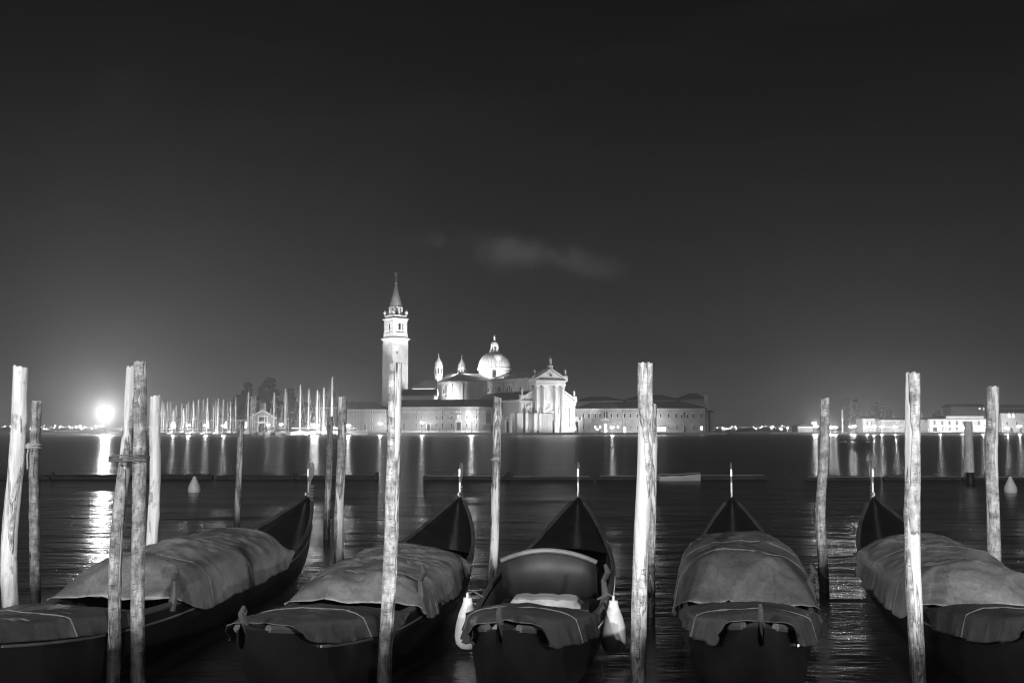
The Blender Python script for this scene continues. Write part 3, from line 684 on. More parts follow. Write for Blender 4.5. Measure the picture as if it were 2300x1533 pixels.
MB().lathe([(1.0, zb0 + 1.2), (.95, zb0 + 1.5), (.6, zb0 + 2.6), (.3, zb0 + 3.0)], 14).build('bell', 'bronze', cp, (-1.9, -1.9, 0), smooth=True)
b = MB()
for a, c, r, r2 in ((949, 915, 410, 410), (914, 900, 420, 465), (899, 890, 468, 468)): q = sq(r * k2, ZC(a), ZC(c), r2 * k2); b.add(q.v, q.f)
b.build('upper_cornice', 'istrian', cp)
zp0, zp1 = ZC(889), ZC(832); rp = 395 * k2
for a in range(4):
    M = Matrix.Rotation(a * math.pi / 2, 4, 'Z'); b = MB(); b.box(-rp, rp, -rp, -rp + .45, zp0, zp0 + .5, M); b.box(-rp, rp, -rp, -rp + .45, zp1 - .5, zp1, M)
    for i in range(13): x = -rp + .5 + i * (2 * rp - 1) / 12; b.box(x - .2, x + .2, -rp + .06, -rp + .4, zp0 + .5, zp1 - .5, M)
    b.build('parapet', 'istrian', cp)
    pb = M @ Vector((-rp + .2, -rp + .2, 0)); MB().lathe([(.5, zp1 - .1), (.35, zp1 + .3), (.3, zp1 + .5), (.85, zp1 + 1.2), (.6, zp1 + 1.9), (.15, zp1 + 2.1), (.25, zp1 + 2.35), (0, zp1 + 2.7)], 12).build('ball_finial', 'istrian', cp, pb, smooth=True)
ro = 235 / 2 * DCM / FPX / 7.664; zo1 = ZC(705)
MB().lathe([(ro, zp0), (ro, zp1)], 8).build('drum_plinth', 'istrian', cp)
MB().lathe([(ro * .72, zp1), (ro * .72, zo1)], 8).build('drum_core', 'brick_dark', cp)
for i in range(8):
    a = i * math.pi / 4; b = MB(); b.box(ro * .78, ro * 1.02, -.42, .42, zp0 + .5, zo1, Matrix.Rotation(a, 4, 'Z')); b.build('drum_pier', 'istrian', cp)
b = MB().lathe([(ro * 1.0, zo1), (ro * 1.14, ZC(698)), (ro * 1.14, ZC(688)), (ro * .9, ZC(685))], 8).build('drum_cornice', 'istrian', cp)
rs = 112 * DCM / FPX / 7.664
MB().lathe([(rs, ZC(686)), (rs * .93, ZC(660)), (rs * .12, ZC(290)), (0, ZC(280))], 32).build('spire', 'spire_lead', cp, smooth=True)
kk = DCM / FPX / 7.664
MB().lathe([(.1 * rs, ZC(295)), (30 * kk, ZC(275)), (30 * kk, ZC(265)), (12 * kk, ZC(255)), (18 * kk, ZC(240)), (18 * kk, ZC(225)), (8 * kk, ZC(205)), (4 * kk, ZC(180))], 12).build('spire_finial', 'bronze', cp, smooth=True)
inst('angel', statue_mesh(ZC(80) - ZC(182), 'angel', 'bronze', wings=True), cp, (0, 0, ZC(182)))
for i in range(6):
    put_window(cp, (-S + 2.4, -S - .15, 12 + i * 6.2), 0, .5, 1.0, 'plain', 'brick_pale')

# ================================================================== MONASTERY RANGES
def pt(u, d): q = at(u, 962, d); return (q.x, d)
M0f = [pt(779, 404), pt(868, 402)]
m0 = strip_building('monastery_wing', 'plain three-storey monastery wing left of the bell tower beside the marina', 'building', M0f, 11, 918, 903, 'brick', hips=(False, True))
for cx in (55, 118, 182): 
    for cy_ in (1285, 1345, 1415): wall_window(m0, M0f, *c1(cx, cy_), 3.4, 7.5 if cy_ != 1345 else 6.5)
for cx in (1858, 1910, 1972): 
    for cy_, h in ((432, 7), (497, 6.5), (577, 8)): wall_window(m0, M0f, *c3(cx, cy_), 2.8 if cx != 1972 or cy_ < 570 else 5, h if cx != 1972 or cy_ < 570 else 18)
M1f = [pt(872, 404), pt(925, 401), pt(1000, 397.5), pt(1046, 396), pt(1075, 398), pt(1100, 402), pt(1135, 412)]
m1 = strip_building('monastery_hall', 'long three-storey monastery house with rounded corner in front of the apse', 'building', M1f, 13, 913, 897.5, 'plaster_worn', hips=(False, True))
ux = (440, 488, 548, 612, 665, 747)
for cx in ux:
    for cy_, h in ((1280, 7), (1330, 8), (1397, 10)):
        if cx == 548 and cy_ != 1280: continue
        wall_window(m1, M1f, *c1(cx, cy_), 3.6, h)
wall_window(m1, M1f, *c1(812, 1272), 3.6, 7)
for cx in (875, 957, 1013):
    for cy_, h in ((1328, 8), (1395, 9.5)): wall_window(m1, M1f, *c1(cx, cy_), 3.6, h)
for cx in (957, 1013): wall_window(m1, M1f, *c1(cx, 1280), 3.2, 6.5)
wall_window(m1, M1f, *c1(547, 1418), 8, 17, name='door', pane='wood_dark')
wall_window(m1, M1f, *c1(806, 1412), 10, 22, 'ped', name='door', pane='wood_dark')
wall_window(m1, M1f, *c1(808, 1335), 7, 7, 'ped', pane='istrian', name='crest')
wall_window(m1, M1f, *c1(335, 1415), 4, 18, name='door', pane='wood_dark'); wall_window(m1, M1f, *c1(332, 1280), 3, 7)
wall_window(m1, M1f, *c1(1062, 1325), 16, 29, 'plain', 'stone_grey', 'shutter', 'walled_bay')
b = MB()
for (A, B) in zip(M1f[:-1], M1f[1:]):
    L = math.hypot(B[0] - A[0], B[1] - A[1]); Mx = Matrix.Translation((A[0] - M1f[0][0], A[1] - M1f[0][1], 0)) @ Matrix.Rotation(math.atan2(B[1] - A[1], B[0] - A[0]), 4, 'Z')
    b.box(-.02, L + .02, -.12, -.002, 8.2, 8.45, Mx); b.box(-.02, L + .02, -.16, -.002, 0, .9, Mx)
b.build('string_course', 'istrian', m1)
b = MB(); p, a = on_wall(*c1(640, 1445), M1f); Mx = Matrix.Translation(p - m1.location + Vector((0, -1.0, 0))) @ Matrix.Rotation(a, 4, 'Z')
for i in range(9): b.box(-6 + i * 1.5, -5.9 + i * 1.5, -.05, .05, -.3, 1.1, Mx)
b.box(-6, 6.1, -.04, .04, 1.0, 1.1, Mx); b.box(-6, 6.1, -.04, .04, .5, .58, Mx); b.build('railing', 'iron', m1)
# low white range and sacristy behind, left of the apse
W1f = [pt(903, 432), pt(978, 430)]
w1 = strip_building('sacristy_range', 'low white-walled range with tiled roof between bell tower and choir', 'building', W1f, 9, 886, 873.5, 'plaster_white', hips=(False, False), cornice='istrian')
W2f = [pt(926, 470), pt(976, 470)]
w2 = strip_building('refectory', 'hip-roofed hall behind the white range, left of the near turret', 'building', W2f, 16, 871, 853, 'plaster', hips=(True, False))
# right range
M2f = [pt(1293, 410), pt(1440, 402), pt(1585, 398)]
m2 = strip_building('brick_monastery', 'long two-storey brick monastery front with pedimented windows right of the basilica', 'building', M2f, 14, 916, 902.5, 'brick_pale', hips=(True, True))
for i, cx in enumerate((290, 365, 445, 507, 652, 735, 822, 903, 990, 1075, 1210, 1288, 1390, 1488, 1707, 1812)):
    st = 'plain' if i < 1 else ('ped' if i % 2 else 'seg'); wall_window(m2, M2f, *c2(cx, 536), 3.4, 9.5, st)
for cx in (562, 595): wall_window(m2, M2f, *c2(cx, 520), 3.6, 13.5, 'arch')
wall_window(m2, M2f, *c2(1597, 522), 3.8, 14, 'arch'); 
for cx in (1560, 1635): wall_window(m2, M2f, *c2(cx, 545), 3.2, 8.5, 'seg')
for cx in (290, 365, 903, 990, 1390, 1488, 1710, 1100): wall_window(m2, M2f, *c2(cx, 684), 3.0, 5.5)
wall_window(m2, M2f, *c2(1600, 710), 4.4, 17, 'archdoor', pane='wood_dark', name='door')
for cx, w, h, y in ((445, 4, 6, 683), (508, 4, 6, 680), (738, 4.5, 5, 682), (1815, 5, 8.5, 695), (468, 6, 4, 710)): wall_window(m2, M2f, *c2(cx, y), w, h, 'plain', 'istrian', 'window_lit')
wall_window(m2, M2f, *c2(825, 715), 5, 13, 'arch', 'istrian', 'doorway_lit', 'doorway')
wall_window(m2, M2f, *c2(575, 695), 5.5, 20, 'archdoor', 'istrian', 'doorway_lit', 'portal')
p, a = on_wall(*c2(575, 600), M2f); MB().prism_y([(-2.2, 0), (2.2, 0), (2.0, .5), (0, 1.3), (-2.0, .5)], -.35, -.002).build('portal_pediment', 'istrian', m2, p - m2.location, a)
b = MB()
for u in (1316, 1318, 1327): p, a = on_wall(u, 940, M2f); b.box(-.22, .22, -.1, -.002, -5.5, 3.6, Matrix.Translation(p - m2.location) @ Matrix.Rotation(a, 4, 'Z')) if u != 1318 else None
b.build('quoin_strip', 'stone_grey', m2)
# lit shelter of the landing stage in front, right of the big pole
ps = at(1484, 963, 391); sh = thing('landing_shelter', 'small glowing shelter of the boat landing before the brick front', 'shelter', (ps.x, 391, QZ + .03))
b = MB(); b.box(-2.0, 2.0, 0, .15, .7, 2.2); b.build('lit_panel', 'sign_lit', sh)
b = MB(); [b.box(x - .06, x + .06, -.1, .0, 0, 2.5) for x in (-2.1, 0, 2.1)]; b.build('post', 'iron', sh); MB().box(-2.4, 2.4, -.6, 1.4, 2.5, 2.62).build('roof', 'steel_lamp', sh)
# taller ranges behind
M3f = [pt(1530, 432), pt(1588, 430)]; strip_building('corner_pavilion', 'taller hip-roofed corner block rising behind the right end of the brick front', 'building', M3f, 16, 894.5, 883, 'brick', hips=(True, True))
q = MB().box(-.0, 1.2, 0, 1.2, 0, 15).build('quoin_tower', 'stone_grey', None, (pt(1584.5, 400)[0], 400, QZ)); tag(q, 'narrow pale stone pier at the right corner of the brick front', 'pier')
M4f = [pt(1293, 446), pt(1400, 440)]; strip_building('cloister_range', 'dark low cloister roof just right of the basilica front', 'building', M4f, 14, 899, 890, 'plaster', hips=(True, True))
M6f = [pt(1405, 450), pt(1532, 446)]; strip_building('dormitory_range', 'long dark roof line behind the middle of the brick front', 'building', M6f, 16, 897, 886.5, 'brick_dark', hips=(True, True))
M5f = [pt(1591, 404), pt(1602, 402)]; m5 = strip_building('end_house', 'little lean annex at the far right end of the island front', 'building', M5f, 10, 925.5, 921.5, 'brick_pale', hips=(False, False))
for v in (935, 955): wall_window(m5, M5f, 1597, v, 1.6, 4.5)
# gothic portals on either side of the temple front
def small_portal(name, label, u, d, w, h, rz):
    p = at(u, 962, d); t = thing(name, label, 'portal', (p.x, d, QZ + .03), rz)
    b = MB(); b.box(-w / 2, -w / 2 + .6, -.4, .4, 0, h * .62); b.box(w / 2 - .6, w / 2, -.4, .4, 0, h * .62); b.box(-w / 2 - .15, w / 2 + .15, -.5, .5, h * .62, h * .68)
    b.build('pier', 'istrian', t); b = MB(); b.prism_y([(-w / 2, h * .681), (w / 2, h * .681), (0, h * .9)], -.42, .42); b.build('gable', 'istrian', t)
    MB().box(-w / 2 + .6, w / 2 - .6, .0, .1, 0, h * .61).build('door', 'wood_dark', t)
    MB().box(-w / 2 - 1.2, w / 2 + 1.2, .45, .9, 0, h * .72).build('screen_wall', 'plaster', t)
    for x in (-w / 2 - .6, -w / 6, w / 6, w / 2 + .6): MB().lathe([(.28, h * .72), (.3, h * .8), (.14, h * .82), (.22, h * .88), (0, h)], 8).build('pinnacle', 'istrian', t, (x, .65, 0), smooth=True)
small_portal('gothic_portal', 'small bright gothic portal with pinnacles left of the temple front', 1141, 404, 2.6, 7.2, PHI)
small_portal('gothic_portal', 'small gothic portal with pinnacles at the right foot of the temple front', 1295, 408, 2.6, 7.0, R(-10))

# ================================================================== MARINA SIDE
G1f = [pt(362, 436), pt(564, 428)]
g1 = strip_building('boat_store', 'long low boat store with lit arches behind the marina masts', 'building', G1f, 12, 941, 936, 'brick_dark', 'roof_tile', hips=(False, False))
for cx in (200, 345, 455, 520, 590, 690, 770, 875): 
    lit = cx in (520, 690, 875, 200); wall_window(g1, G1f, *c3(cx, 550), 6, 15, 'arch', 'plaster_white', 'doorway_lit' if lit else 'glass_dark', 'arch_opening')
zz0 = zat(938, 428) - QZ; zz1 = zat(921, 428) - QZ; gx0, gx1 = pt(562, 427)[0], pt(618, 427)[0]
gb = thing('boat_shed', 'gabled boat shed with pale front among the masts', 'building', (gx0, 427, QZ)); w = gx1 - gx0
MB().prism_y([(0, 0), (w, 0), (w, zz0), (w / 2, zz1), (0, zz0)], 0, 30).build('wall', 'brick', gb)
for q in (0, 1):
    L = math.hypot(w / 2, zz1 - zz0); M = Matrix.Translation((w * q, -.5, zz0 + .05)) @ Matrix.Rotation(-math.atan2(zz1 - zz0, w / 2) * (1 - 2 * q), 4, 'Y') @ Matrix.Scale(1 - 2 * q, 4, (1, 0, 0)); MB().box(-.6, L, 0, 31, 0, .35, M).build('roof_slope', 'roof_tile', gb)
    MB().box(-.6, L, -.25, -.003, -.25, .35, M).build('verge_board', 'plaster_white', gb)
put_window(gb, (w / 2, -.004, zz0 - .6), 0, 3.2, 2.0, 'plain', 'plaster_white'); put_window(gb, (w / 2, -.004, 2.1), 0, 3.6, 4.0, 'archdoor', 'plaster_white', 'wood_dark', 'door')
b = MB(); b.box(.2, w - .2, -.15, -.002, zz0 - 2.1, zz0 - 1.85); b.build('string_course', 'plaster_white', gb)
ct = MB(); pcx = pt(589, 440); ct.box(-1.1, 1.1, -1.1, 1.1, 0, zat(905, 440) - QZ); c_ = ct.build('chimney_stack', 'plaster', None, (pcx[0], 440, QZ)); tag(c_, 'square plain chimney rising behind the gabled boat shed', 'chimney')
# round-gabled house
rgx0, rgx1 = pt(707, 420)[0], pt(756, 420)[0]; w = rgx1 - rgx0; hs = zat(914, 420) - QZ; ht = zat(890, 420) - QZ
rg = thing('curved_gable_house', 'grey house with curved gable and arched windows behind the tallest masts', 'building', (rgx0, 420, QZ))
pr_ = [(0, 0), (w, 0), (w, hs)] + [(w / 2 + w / 2 * math.cos(math.pi * i / 12) ** 1 * (1 if True else 1), hs + (ht - hs) * math.sin(math.pi * i / 12) ** .8) for i in range(1, 12)] + [(0, hs)]
MB().prism_y(pr_, 0, 16).build('wall', 'brick_dark', rg)
MB().box(-.2, w + .2, -.3, -.002, hs - .5, hs).build('cornice', 'plaster_white', rg)
MB().lathe([(.5, ht), (.6, ht + .8), (.2, ht + 1.2), (0, ht + 2)], 8).build('finial', 'istrian', rg, (w / 2, .6, 0))
for i in range(4):
    for z in (hs * .28, hs * .75): put_window(rg, (w * (i + .6) / 4.2, -.006, z), 0, 1.0, 2.6 if z > 4 else 3.0, 'arch', 'plaster_white')

# ---- lamp posts of the far quays
def globe_mesh(r, m): return MB().lathe([(0, -r)] + [(r * math.sin(math.pi * i / 5), -r * math.cos(math.pi * i / 5)) for i in range(1, 5)] + [(0, r)], 8).mesh('lamp_globe', m, True)
GM = {}
def lamp_post(label, group, loc_, h, n=3, gm='lamp_far', r=.24, spread=.6, name='street_lamp', watts=4500):
    t = thing(name, label, 'street lamp', loc_, 0, group)
    MB().lathe([(.22, 0), (.24, .25), (.12, .4), (.08, 1.2), (.1, 1.3), (.055, 1.5), (.045, h - .25), (.09, h - .2), (.05, h)], 8).build('post', 'steel_lamp', t, smooth=True)
    key = (r, gm)
    if key not in GM: GM[key] = globe_mesh(r, gm)
    ps_ = [(0, 0, h + r)] if n == 1 else [(spread * math.cos(2 * math.pi * i / n + .3), spread * math.sin(2 * math.pi * i / n + .3), h - .1 + r) for i in range(n)]
    for p in ps_:
        if n > 1: MB().tube([(0, 0, h - .5), (p[0] * .7, p[1] * .7, h - .4), (p[0], p[1], p[2] - r)], .03, 5).build('arm', 'steel_lamp', t)
        inst('lamp_globe', GM[key], t, p)
    l = bpy.data.lights.new('bulb', 'POINT'); l.energy = watts; l.shadow_soft_size = r
    lo = bpy.data.objects.new('bulb', l); col.objects.link(lo); lo.parent = t; lo.location = (0, 0, h + r * .6)
    return t
LG = 'street lamps on the far quays'
def pontoon(label, u0, u1, d):  # added floats, holding the marina lamps forward so the masts are lit from the front
    a, b_ = at(u0, 962, d).x, at(u1, 962, d).x; t = thing('added_pontoon', label, 'pontoon', (a, d, 0), 0, 'added marina pontoons'); n = int((b_ - a) / 5)
    for k in range(n):
        x0, x1 = (b_ - a) * k / n + .05, (b_ - a) * (k + 1) / n - .05; MB().box(x0, x1, -1.1, 1.1, .38, .5).build('deck_panel', 'paving', t); MB().box(x0 + .4, x1 - .4, -.9, .9, -.3, .36).build('float', 'pontoon', t)
pontoon('low floating pontoon added to set lamps before the left marina row', 372, 562, 367); pontoon('low floating pontoon added to set lamps before the tallest masts', 690, 792, 367)
for cx, cy_, dd, wh, wt in ((200, 555, 367, 'at the left end of the marina masts', 2800), (340, 548, 367, 'second from the left in the marina', 2800), (500, 548, 367, 'third from the left in the marina', 2800), (665, 553, 367, 'before the right half of the boat store', 2800),
                        (1075, 545, 418, 'before the gabled boat shed', 2200), (1195, 540, 416, 'right of the gabled boat shed', 4500), (1490, 545, 367, 'left of the curved gable house', 8000), (1525, 550, 367, 'before the left corner of the curved gable house', 8000), (1815, 550, 367, 'beside the white motorboat', 7000), (2110, 535, 397, 'before the plain monastery wing', 2600)):
    u, v = c3(cx, cy_); p = at(u, v, dd); zb_ = .5 if dd == 367 else QZ + .03; lamp_post('bright quay lamp ' + wh, LG, (p.x, dd, zb_), max(2.2, p.z - zb_ - .3), watts=wt, gm='lamp_far' if cx < 1400 else 'lamp_bright')
for cx, cy_, dd, wh, gm in ((490, 1370, 394, 'beside the small door of the long monastery house', 'lamp_far'), (915, 1345, 391.5, 'at the rounded corner of the monastery house', 'lamp_bright')):
    u, v = c1(cx, cy_); p = at(u, v, dd); lamp_post('bright quay lamp ' + wh, LG, (p.x, dd, QZ + .03), p.z - QZ - .3, gm=gm, watts=2600 if gm == 'lamp_far' else 5500)
for cx, cy_, dd, wh in ((660, 680, 395, 'before the portal of the brick monastery front'), (1140, 615, 395, 'beside the landing shelter, behind the thick bright pole')):
    u, v = c2(cx, cy_); p = at(u, v, dd); lamp_post('bright quay lamp ' + wh, LG, (p.x, dd, QZ + .03), p.z - QZ - .3)
# strong harbour light left of the marina
ph = at(240, 930, 395); hb = thing('harbour_light', 'dazzling harbour floodlight on a steel mast at the marina mouth', 'floodlight', (ph.x, 395, 0))
q = MB(); q.prism_z([(-5, -4), (5, -4), (6, 0), (5, 4), (-5, 4), (-6, 0)], -1, .7); q.build('base', 'quay_stone', hb)
MB().lathe([(.3, .7), (.2, 1.2), (.14, ph.z - .6)], 10).build('mast', 'steel_lamp', hb, smooth=True)
MB().lathe([(0, ph.z - .7), (.5, ph.z - .62), (.5, ph.z - .55), (0, ph.z - .5)], 12).build('bracket', 'steel_lamp', hb)
gmh = globe_mesh(.5, 'lamp_harbour')
for k in range(7): inst('lamp_globe', gmh, hb, (0, -.3, ph.z + .05) if k == 6 else (.95 * math.cos(k * math.pi / 3), -.3, ph.z + .05 + .95 * math.sin(k * math.pi / 3)))
MB().box(-1.5, 1.5, .35, .55, ph.z - 1.45, ph.z + 1.55).build('reflector', 'steel_lamp', hb)
l = bpy.data.lights.new('harbour_bulb', 'SPOT'); l.energy = 105000; l.spot_size = R(158); l.spot_blend = .3; l.shadow_soft_size = .5
lo = bpy.data.objects.new('harbour_bulb', l); col.objects.link(lo); lo.parent = hb; lo.location = (0, -.8, ph.z + .05); lo.rotation_euler = (R(-88), 0, R(22))

# ---- sailing boats
def boat_hull(L, B, H, draft=.3):
    rows = []
    for i in range(13):
        t = i / 12; y = -L / 2 + L * t; w = B / 2 * (1 - max(0, (t - .35) / .65) ** 2.2) * (.82 + .18 * min(1, t / .35)); w = max(w, .03); h = H * (1 + .35 * t * t); 
        rows.append([(w, y, h), (w * .93, y, h * .4), (w * .6, y, -draft * (1 - t * .6)), (-w * .6, y, -draft * (1 - t * .6)), (-w * .93, y, h * .4), (-w, y, h)])
    m = MB().grid(rows); m.add([rows[0][k] for k in range(6)], [(0, 1, 2, 3, 4, 5)]); 
    d = MB().grid([[r[5], (0, r[0][1], r[0][2] + .08), r[0]] for r in rows]); return m, d
def sailboat(label, group, x, y, topz, L, B, rz, hullm, mr, cover=True):
    t = thing('sailboat', label, 'sailboat', (x, y, 0), rz, group)
    H = .085 * L + .25; m, d = boat_hull(L, B, H)
    m.build('hull', hullm, t, smooth=True); d.build('deck', 'hull_white', t)
    c = MB(); c.prism_z([(-B * .28, -L * .12), (B * .28, -L * .12), (B * .2, L * .2), (-B * .2, L * .2)], H, H + .5); c.build('cabin', 'hull_white', t)
    ym = L * .08
    MB().tube([(0, ym, H), (0, ym, topz * .6), (0, ym, topz)], [mr, mr * .95, mr * .75], 8).build('mast', 'metal_pale', t, smooth=True)
    bm = MB().tube([(0, ym - .1, H + 1.3), (0, ym - L * .42, H + 1.35)], mr * .7, 6).build('boom', 'metal_pale', t)
    if cover: MB().tube([(0, ym - .2, H + 1.5), (0, ym - L * .2, H + 1.52), (0, ym - L * .4, H + 1.48)], [.24, .2, .14], 8).build('sail_cover', 'canvas_pale', bm, smooth=True)
    for z in (.48, .74): MB().box(-B * .28, B * .28, ym - .03, ym + .03, topz * z, topz * z + .05).build('spreader', 'metal_pale', t)
    rr = .035 if L > 9 else .025
    MB().tube([(0, ym, topz - .1), (0, L * .49, H * 1.3)], rr * 1.6, 4).build('forestay', 'rigging', t)
    MB().tube([(0, ym, topz - .1), (0, -L * .49, H)], rr, 4).build('backstay', 'rigging', t)
    for q in (-1, 1): MB().tube([(0, ym, topz - .2), (q * B * .28, ym, topz * .74), (q * B * .3, ym, topz * .48), (q * B * .46, ym, H)], rr, 4).build('shroud', 'rigging', t)
    return t
small = [(115, 370), (140, 362), (162, 330), (178, 355), (207, 337), (237, 335), (263, 415), (287, 370), (340, 350), (355, 402), (381, 362), (397, 338), (445, 328), (488, 313), (531, 320), (571, 303), (626, 372), (645, 328), (672, 305), (716, 318), (752, 345), (783, 332), (829, 290)]
big = [(950, 247), (975, 290), (993, 305), (1010, 280), (1097, 342), (1145, 400), (1177, 250), (1248, 372), (1278, 215), (1293, 238), (1407, 178), (1483, 220), (1560, 230), (1590, 255), (1636, 205), (1702, 240), (1725, 110)]
ordn = ['first', 'second', 'third', 'fourth', 'fifth', 'sixth', 'seventh', 'eighth', 'ninth', 'tenth', 'eleventh', 'twelfth', 'thirteenth', 'fourteenth', 'fifteenth', 'sixteenth', 'seventeenth', 'eighteenth', 'nineteenth', 'twentieth', 'twenty-first', 'twenty-second', 'twenty-third']
SG = 'sailboats moored in the island marina'
rs_ = random.Random(5)
for i, (cx, cy_) in enumerate(small):
    u, v = c3(cx, cy_); d = (382, 391, 400)[i % 3]; p = at(u, v, d)
    sailboat(f'slim sailboat with the {ordn[i]} mast from the left in the marina row', SG, p.x, d - 8, zat(v, d - 8), 7.5, 2.3, R(rs_.uniform(-8, 8)), rs_.choice(('hull_white', 'hull_white', 'hull_navy')), .17, i % 2 == 0)
bl = ['tall sailboat with single mast left of the gabled boat shed', 'sailboat with shorter mast just left of the gabled shed', 'sailboat with bright mast crossing the gabled shed front', 'sailboat with thin mast right beside the gabled shed chimney', 'small sailboat with low mast right of the gabled shed', 'sailboat with the lowest mast right of the gabled shed', 'sailboat with leaning tall mast right of the gabled shed', 'short-masted sailboat left of the close pair of masts', 'sailboat with the taller of the close pair of masts', 'sailboat with the shorter of the close pair of masts', 'large sailboat with thick white second-tallest mast', 'large sailboat with white mast left of the curved gable', 'large sailboat with white mast before the curved gable', 'sailboat with thin grey mast before the curved gable', 'sailboat with slim tapering mast right of the curved gable', 'sailboat with thin mast left of the tallest mast', 'largest sailboat with the tallest white mast and spread stays']
for i, (cx, cy_) in enumerate(big):
    u, v = c3(cx, cy_); bigm = cx in (1278, 1407, 1483, 1560, 1725, 1636, 1177, 950); d = 391 if bigm else (393, 400)[i % 2]
    if cx == 1725: d = 386
    if cx > 1300 and d == 391: d = 387 + (i % 2) * 5
    p = at(u, v, d); sailboat(bl[i], SG, p.x, d - 9, zat(v, d - 9), 11 if bigm else 8, 3.0 if bigm else 2.4, R(-28 if cx in (1407, 1483, 1560) else 62 if cx == 1725 else 20 if cx == 1636 else rs_.uniform(-10, 10)), 'hull_white', .32 if bigm else .18, True)
# white motorboat by the wing
pm_ = at(794, 968, 386); mbt = thing('motorboat', 'white cabin motorboat lying at the quay under the tallest mast', 'motorboat', (pm_.x, 386, 0), R(-80))
m, d = boat_hull(11, 3.2, 1.2); m.build('hull', 'hull_white', mbt, smooth=True); d.build('deck', 'hull_white', mbt)
b = MB(); b.add([(-1.1, -3.5, 1.2), (1.1, -3.5, 1.2), (1.0, 2.4, 1.3), (-1.0, 2.4, 1.3), (-.95, -3.2, 2.7), (.95, -3.2, 2.7), (.8, 1.0, 2.7), (-.8, 1.0, 2.7)], [(0, 3, 2, 1), (4, 5, 6, 7), (0, 1, 5, 4), (1, 2, 6, 5), (2, 3, 7, 6), (3, 0, 4, 7)]); b.build('cabin', 'hull_white', mbt)
for i in range(3):
    for q in (-1, 1): MB().box(-.05, .05, -.6, .6, -.3, .3).build('window', 'glass_dark', mbt, (q * 1.02, -2.2 + i * 1.4, 2.05))
MB().tube([(-.9, 2.6, 1.4), (-.7, 4.6, 1.9), (0, 5.3, 2.0), (.7, 4.6, 1.9), (.9, 2.6, 1.4)], .04, 5).build('bow_rail', 'metal_pale', mbt)

# ---- trees
def tree(label, x, y, h, rx, z0c, lm='leaf', n=1500, tall=False, group='trees on the islands', seed=0, leaf=.55, dens=1.0):
    rnd = random.Random(seed); t = thing('tree', label, 'tree', (x, y, QZ), 0, group)
    b = MB(); b.tube([(0, 0, -.2), (.2, 0, h * .25), (-.1, .1, h * .5), (.1, 0, h * .8)], [h * .022 + .1, h * .018 + .08, h * .012 + .05, .05], 8)
    for i in range(7):
        a = rnd.uniform(0, 6.28); z = h * rnd.uniform(.25, .6); r = rx * rnd.uniform(.4, .8); b.tube([(0, 0, z), (r * .5 * math.cos(a), r * .5 * math.sin(a), z + h * .1), (r * math.cos(a), r * math.sin(a), z + h * .22)], [.16, .1, .04], 5)
    b.build('trunk', 'bark_tree', t)
    cl = []
    for i in range(75 if not tall else 60):
        a = rnd.uniform(0, 6.28); q = rnd.random() ** .5; zz = rnd.uniform(0, 1); rad = rx * (.95 if tall else math.sqrt(max(.12, 1 - (2 * zz - .9) ** 2))) * (1 - .45 * zz if tall else 1)
        cl.append((rad * q * math.cos(a) * .85, rad * q * math.sin(a) * .85, z0c + (h - z0c) * zz, rx * rnd.uniform(.13, .3) * (.9 if tall else 1)))
    V, F = [], []
    for i in range(n):
        cx, cyy, cz, cr = rnd.choice(cl); d = Vector((rnd.gauss(0, 1), rnd.gauss(0, 1), rnd.gauss(0, 1))).normalized() * cr * rnd.random() ** .4
        c = Vector((cx, cyy, cz)) + d; s = leaf * rnd.uniform(.5, 1.2); a = Vector((rnd.gauss(0, 1), rnd.gauss(0, 1), rnd.gauss(0, .6))).normalized(); bb = a.cross(Vector((rnd.gauss(0, 1), rnd.gauss(0, 1), rnd.gauss(0, 1)))).normalized()
        k = len(V); V += [c - a * s, c + bb * s * .5, c + a * s, c - bb * s * .5]; F.append((k, k + 1, k + 2, k + 3))
    MB().add(V, F).build('crown', lm, t)
for i, (u, v, rpx, d, lab) in enumerate(((556, 862, 22, 452, 'dark leafy tree behind the left slope of the boat shed'), (604, 854, 30, 455, 'tallest dark tree behind the gabled boat shed'), (650, 874, 22, 452, 'dark round tree right of the boat shed behind masts'), (690, 905, 17, 450, 'low dark tree left of the curved gable house'), (532, 890, 18, 458, 'lower dark tree behind the boat store roof'))):
    p = at(u, v, d); tree(lab, p.x, d, p.z - QZ, rpx * d / FPX, 4, n=7000, seed=i + 1, leaf=.75)
for i, (u, v, rpx, d, lab, tl) in enumerate(((1899, 893, 13, 470, 'tall pale poplar, left of the two on the far right quay', True), (1921, 897, 10, 472, 'tall pale poplar, right of the two on the far right quay', True), (1971, 902, 20, 470, 'broad pale tree behind the low quay houses', False), (1996, 922, 11, 468, 'small pale tree right of the broad tree', False), (2106, 925, 12, 462, 'bare-looking tree behind the white quay house', False), (2060, 928, 14, 474, 'low hazy tree behind the long low house', False))):
    p = at(u, v, d); tree(lab, p.x, d, p.z - QZ, rpx * d / FPX, 3, 'leaf_pale', 4200, tl, seed=20 + i, leaf=.6)

